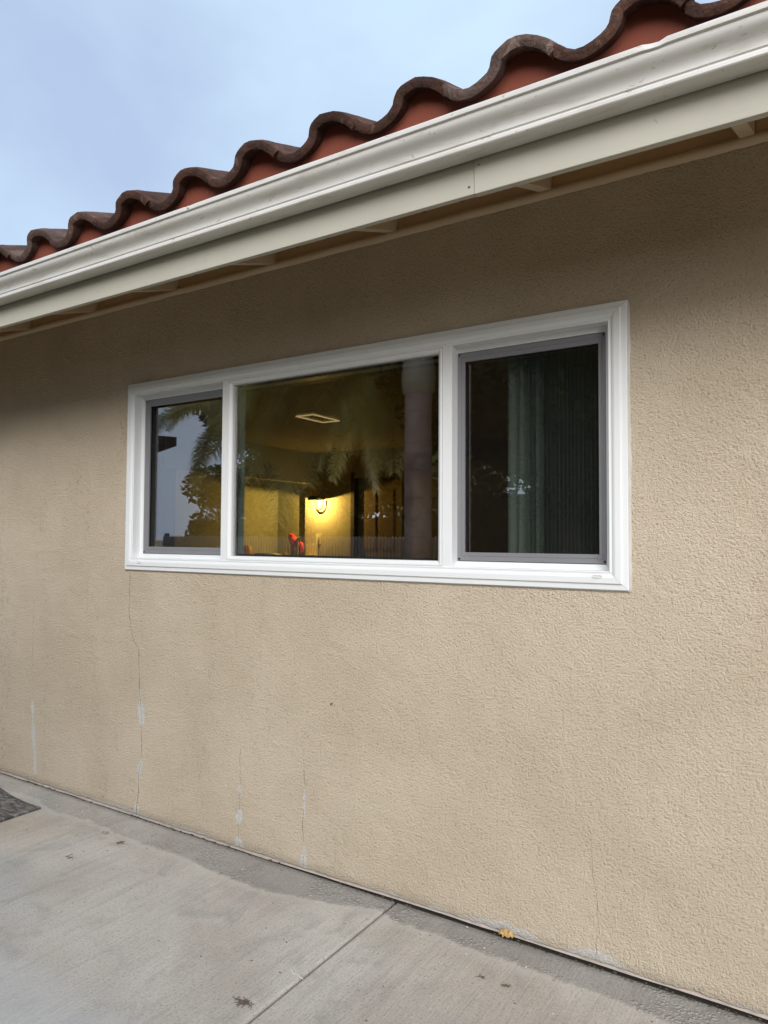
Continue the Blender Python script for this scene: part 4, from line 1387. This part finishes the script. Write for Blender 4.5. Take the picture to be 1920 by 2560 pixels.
def palm(x, y, h, r_, label, azs, seed, fs_=1.0, tilt=(-22, 24), lean=(0, 0)):
    t = empty('palm_tree', (x, y, -.03), label, 'palm tree', 'palm trees across the lawn')
    rnd = random.Random(seed)
    mb = MB()
    n_ = 40
    pts = [(lean[0] * (i / n_), lean[1] * (i / n_), h * i / n_) for i in range(n_ + 1)]
    rad = [r_ * (1.25 - .25 * min(1, i / 6)) * (1 + (.025 if i % 2 else 0)) for i in range(n_ + 1)]
    mb.tube(pts, rad, 16)
    mb.build('trunk', M['bark'], t)
    cs = MB()
    hh = [(0, .98), (.08, 1.2), (.25, 1.28), (.55, 1.1), (.9, .8), (1.15, .45)]
    cs.tube([(lean[0], lean[1], h - .05 + a * fs_) for a, b in hh], [r_ * b for a, b in hh], 16)
    cs.build('crown_shaft', M['shaft'], t)
    for az in azs:
        o = obj('frond', fronds[rnd.randrange(4)], t, (lean[0], lean[1], h + .85 * fs_ + rnd.uniform(-.12, .2) * fs_))
        o.scale = (fs_,) * 3
        o.rotation_euler = (rnd.uniform(-.3, .3), -R(rnd.uniform(*tilt)), R(az + rnd.uniform(-6, 6)))
palm(-4.79, -6.0, 3.35, .185, 'grey trunked palm tree with a bulging crown shaft across the lawn', [150, 158, 164, 170, 174, 178, 182, 186, 190, 195, 200, 206, 212, 220, 228, 168, 176, 184, 192, 160, 204, 240, 255, 270, 285, 300, 172, 188], 41, 1.0, (-20, 30))
palm(-4.36, -6.2, 3.6, .16, 'palm tree standing close against the right of the bulging palm', [170, 185, 200, 215, 230, 245, 260, 275, 290, 305, 178, 192, 207, 222, 320, 340], 42, 1.0, (-10, 35), (.02, 0))
palm(-9.25, -6.95, 3.0, .10, 'slender palm tree to the left of the bulging palm', [180, 195, 165, 210, 0, 15, -15, 30, -30, 45, 60, 240, 270, 300, 330, 8, -8, 22, 90], 43, .52, (-15, 30))
palm(-7.15, -10.1, 3.9, .15, 'palm tree standing farther back behind the bulging palm', [0, 20, 40, 60, 80, 100, 120, 140, 160, 200, 230, 260, 290, 320, 340, 10, 50, 110, 150, 175, 185], 44, .8, (-35, 15))
def leaf_cloud(centers, n_, size, seed, mat, name, parent, core=0):
    rnd = random.Random(seed)
    vs_, fs = [], []
    for i in range(n_):
        c, rad = centers[rnd.randrange(len(centers))]
        while True:
            p = Vector((rnd.uniform(-1, 1), rnd.uniform(-1, 1), rnd.uniform(-1, 1)))
            if .05 < p.length < 1: break
        p = p.normalized() * (p.length ** .5)
        p = Vector(c) + Vector((p.x * rad[0], p.y * rad[1], p.z * rad[2]))
        if mnoise.noise(p * .9 + Vector((seed, 0, 0))) < -.34: continue
        a = Vector((rnd.gauss(0, 1), rnd.gauss(0, 1), rnd.gauss(0, .6))).normalized()
        b = a.orthogonal().normalized()
        b = Matrix.Rotation(rnd.uniform(0, 6.28), 3, a) @ b
        s_ = size * rnd.uniform(.6, 1.3)
        o_ = len(vs_)
        vs_ += [p - a * s_, p + b * s_ * .45, p + a * s_, p - b * s_ * .45]
        fs.append((o_, o_ + 1, o_ + 2, o_ + 3))
    mb = MB()
    mb.add(vs_, fs)
    if core:
        for c, rad in centers:
            b4 = len(mb.v)
            mb.sphere(c, 1.0, 8, tuple(core * q for q in rad))
            for q in range(b4, len(mb.v)):
                p = Vector(mb.v[q])
                d = p - Vector(c)
                mb.v[q] = tuple(Vector(c) + d * (1 + .55 * mnoise.noise(p * 1.7)))
    return mb.build(name, mat, parent)

def tree(x, y, h, cr_, label, seed, n_=5200, size=.13):
    t = empty('broadleaf_tree', (x, y, -.03), label, 'tree', 'broadleaf trees behind the lawn')
    rnd = random.Random(seed)
    mb = MB()
    tips = []
    mb.tube([(0, 0, 0), (.05, .02, h * .2), (-.04, .05, h * .42), (0, 0, h * .6)], [.20, .16, .13, .08], 10)
    for k in range(6):
        a = k * 1.05 + rnd.uniform(-.3, .3)
        z0 = h * rnd.uniform(.3, .5)
        e = Vector((math.cos(a) * cr_ * .7, math.sin(a) * cr_ * .7, h * rnd.uniform(.55, .8)))
        mb.tube([(0, 0, z0), (e.x * .45, e.y * .45, z0 + (e.z - z0) * .6), tuple(e)], [.08, .055, .02], 7)
        tips.append(e)
    mb.build('trunk', M['wood_bark'], t)
    cs = [((0, 0, h * .62), (cr_ * .85, cr_ * .85, h * .34))] + [((e.x, e.y, e.z), (cr_ * .55, cr_ * .55, h * .2)) for e in tips]
    leaf_cloud(cs, n_, size, seed, M['leaf_dark'], 'crown', t, .67)
tree(-3.6, -8.6, 5.6, 2.7, 'dark broadleaf tree nearest the lawn on the right', 51, 30000, .095)
tree(-1.2, -10.2, 5.6, 2.6, 'dark broadleaf tree to the right of the nearest one', 52, 26000, .10)
tree(-11.4, -12.9, 6.6, 3.0, 'tall dark broadleaf tree standing in the white fence line', 53, 22000, .11)
tree(-11.5, -17.0, 4.6, 2.8, 'low broadleaf tree behind the white fence', 54, 5000, .16)
tree(-19.5, -20.0, 4.6, 3.2, 'broadleaf tree at the far left beyond the fence', 55, 5000, .17)
tree(2.8, -9.5, 5.2, 2.6, 'broadleaf tree at the far right of the lawn', 56, 5000)

def hedge(x0, x1, y, h, label, seed):
    cs = [((x0 + (x1 - x0) * (i + .5) / 14, y, h * .5), ((x1 - x0) / 18, .55, h * .5)) for i in range(14)]
    o = leaf_cloud(cs, 8000, .10, seed, M['hedge'], 'hedge', None)
    core = MB().box(x0, x1, y - .25, y + .25, -.03, h * .8).build('stems', M['leaf_dark'], o)
    tag(o, label, 'hedge')
hedge(-17, -5.6, -13.2, 2.35, 'clipped green hedge behind the white fence', 61)
hedge(-6.2, 4.0, -10.4, 2.75, 'tall green hedge right of the white fence', 62)

fe = empty('picket_fence', (-17, -12, -.03), 'white picket fence across the lawn', 'fence')
pk = MB().box(-.035, .035, -.012, .012, .05, 1.38).add([(-.035, -.012, 1.38), (.035, -.012, 1.38), (.035, .012, 1.38), (-.035, .012, 1.38), (0, -.012, 1.43), (0, .012, 1.43)], [(0, 1, 4), (2, 3, 5), (1, 2, 5, 4), (3, 0, 4, 5)]).mesh('picket', M['fence'])
for i in range(124):
    obj('picket', pk, fe, (i * .095, 0, 0))
for z in (.35, 1.15):
    MB().box(-.1, 11.8, -.045, -.013, z, z + .07).build('rail', M['fence'], fe)
pm = MB().box(-.05, .05, -.15, -.047, 0, 1.5).mesh('post', M['fence'])
for i in range(5):
    obj('post', pm, fe, (i * 2.9, 0, 0))

nb = empty('neighbour_house', (-9.67, -6.0, -.03), 'low pale neighbouring house with a dark overhanging roof', 'house')
nb.rotation_euler = (0, 0, R(24))
MB().box(-7, -.75, .45, 1.1, 0, 2.8).build('wall', M['nwall'], nb)
MB().box(-7.5, 0, 0, 1.5, 2.96, 3.12).build('roof', M['nroof'], nb)
for xx in (-5.5, -2.8):
    wv = MB().box(xx, xx + 1.2, .42, .448, 1.0, 2.1).build('window', M['fence'], nb)
    MB().box(xx + .08, xx + 1.12, .412, .4195, 1.08, 2.02).build('pane', M['black'], wv)
sh = empty('garden_shed', (-13.4, -27, -.03), 'small white gabled shed far behind the hedge', 'shed')
MB().box(-1.1, 1.1, -1, 1, 0, 2.2).add([(-1.1, 1, 2.2), (1.1, 1, 2.2), (0, 1, 3.0), (-1.1, -1, 2.2), (1.1, -1, 2.2), (0, -1, 3.0)], [(0, 1, 2), (4, 3, 5)]).build('wall', M['fence'], sh)
MB().add([(-1.3, 1.15, 2.08), (0, 1.15, 3.04), (1.3, 1.15, 2.08), (-1.3, -1.15, 2.08), (0, -1.15, 3.04), (1.3, -1.15, 2.08), (-1.3, 1.15, 2.16), (0, 1.15, 3.12), (1.3, 1.15, 2.16), (-1.3, -1.15, 2.16), (0, -1.15, 3.12), (1.3, -1.15, 2.16)],
         [(0, 3, 4, 1), (1, 4, 5, 2), (6, 7, 10, 9), (7, 8, 11, 10), (0, 1, 7, 6), (1, 2, 8, 7), (3, 9, 10, 4), (4, 10, 11, 5)]).build('roof', M['nroof'], sh)
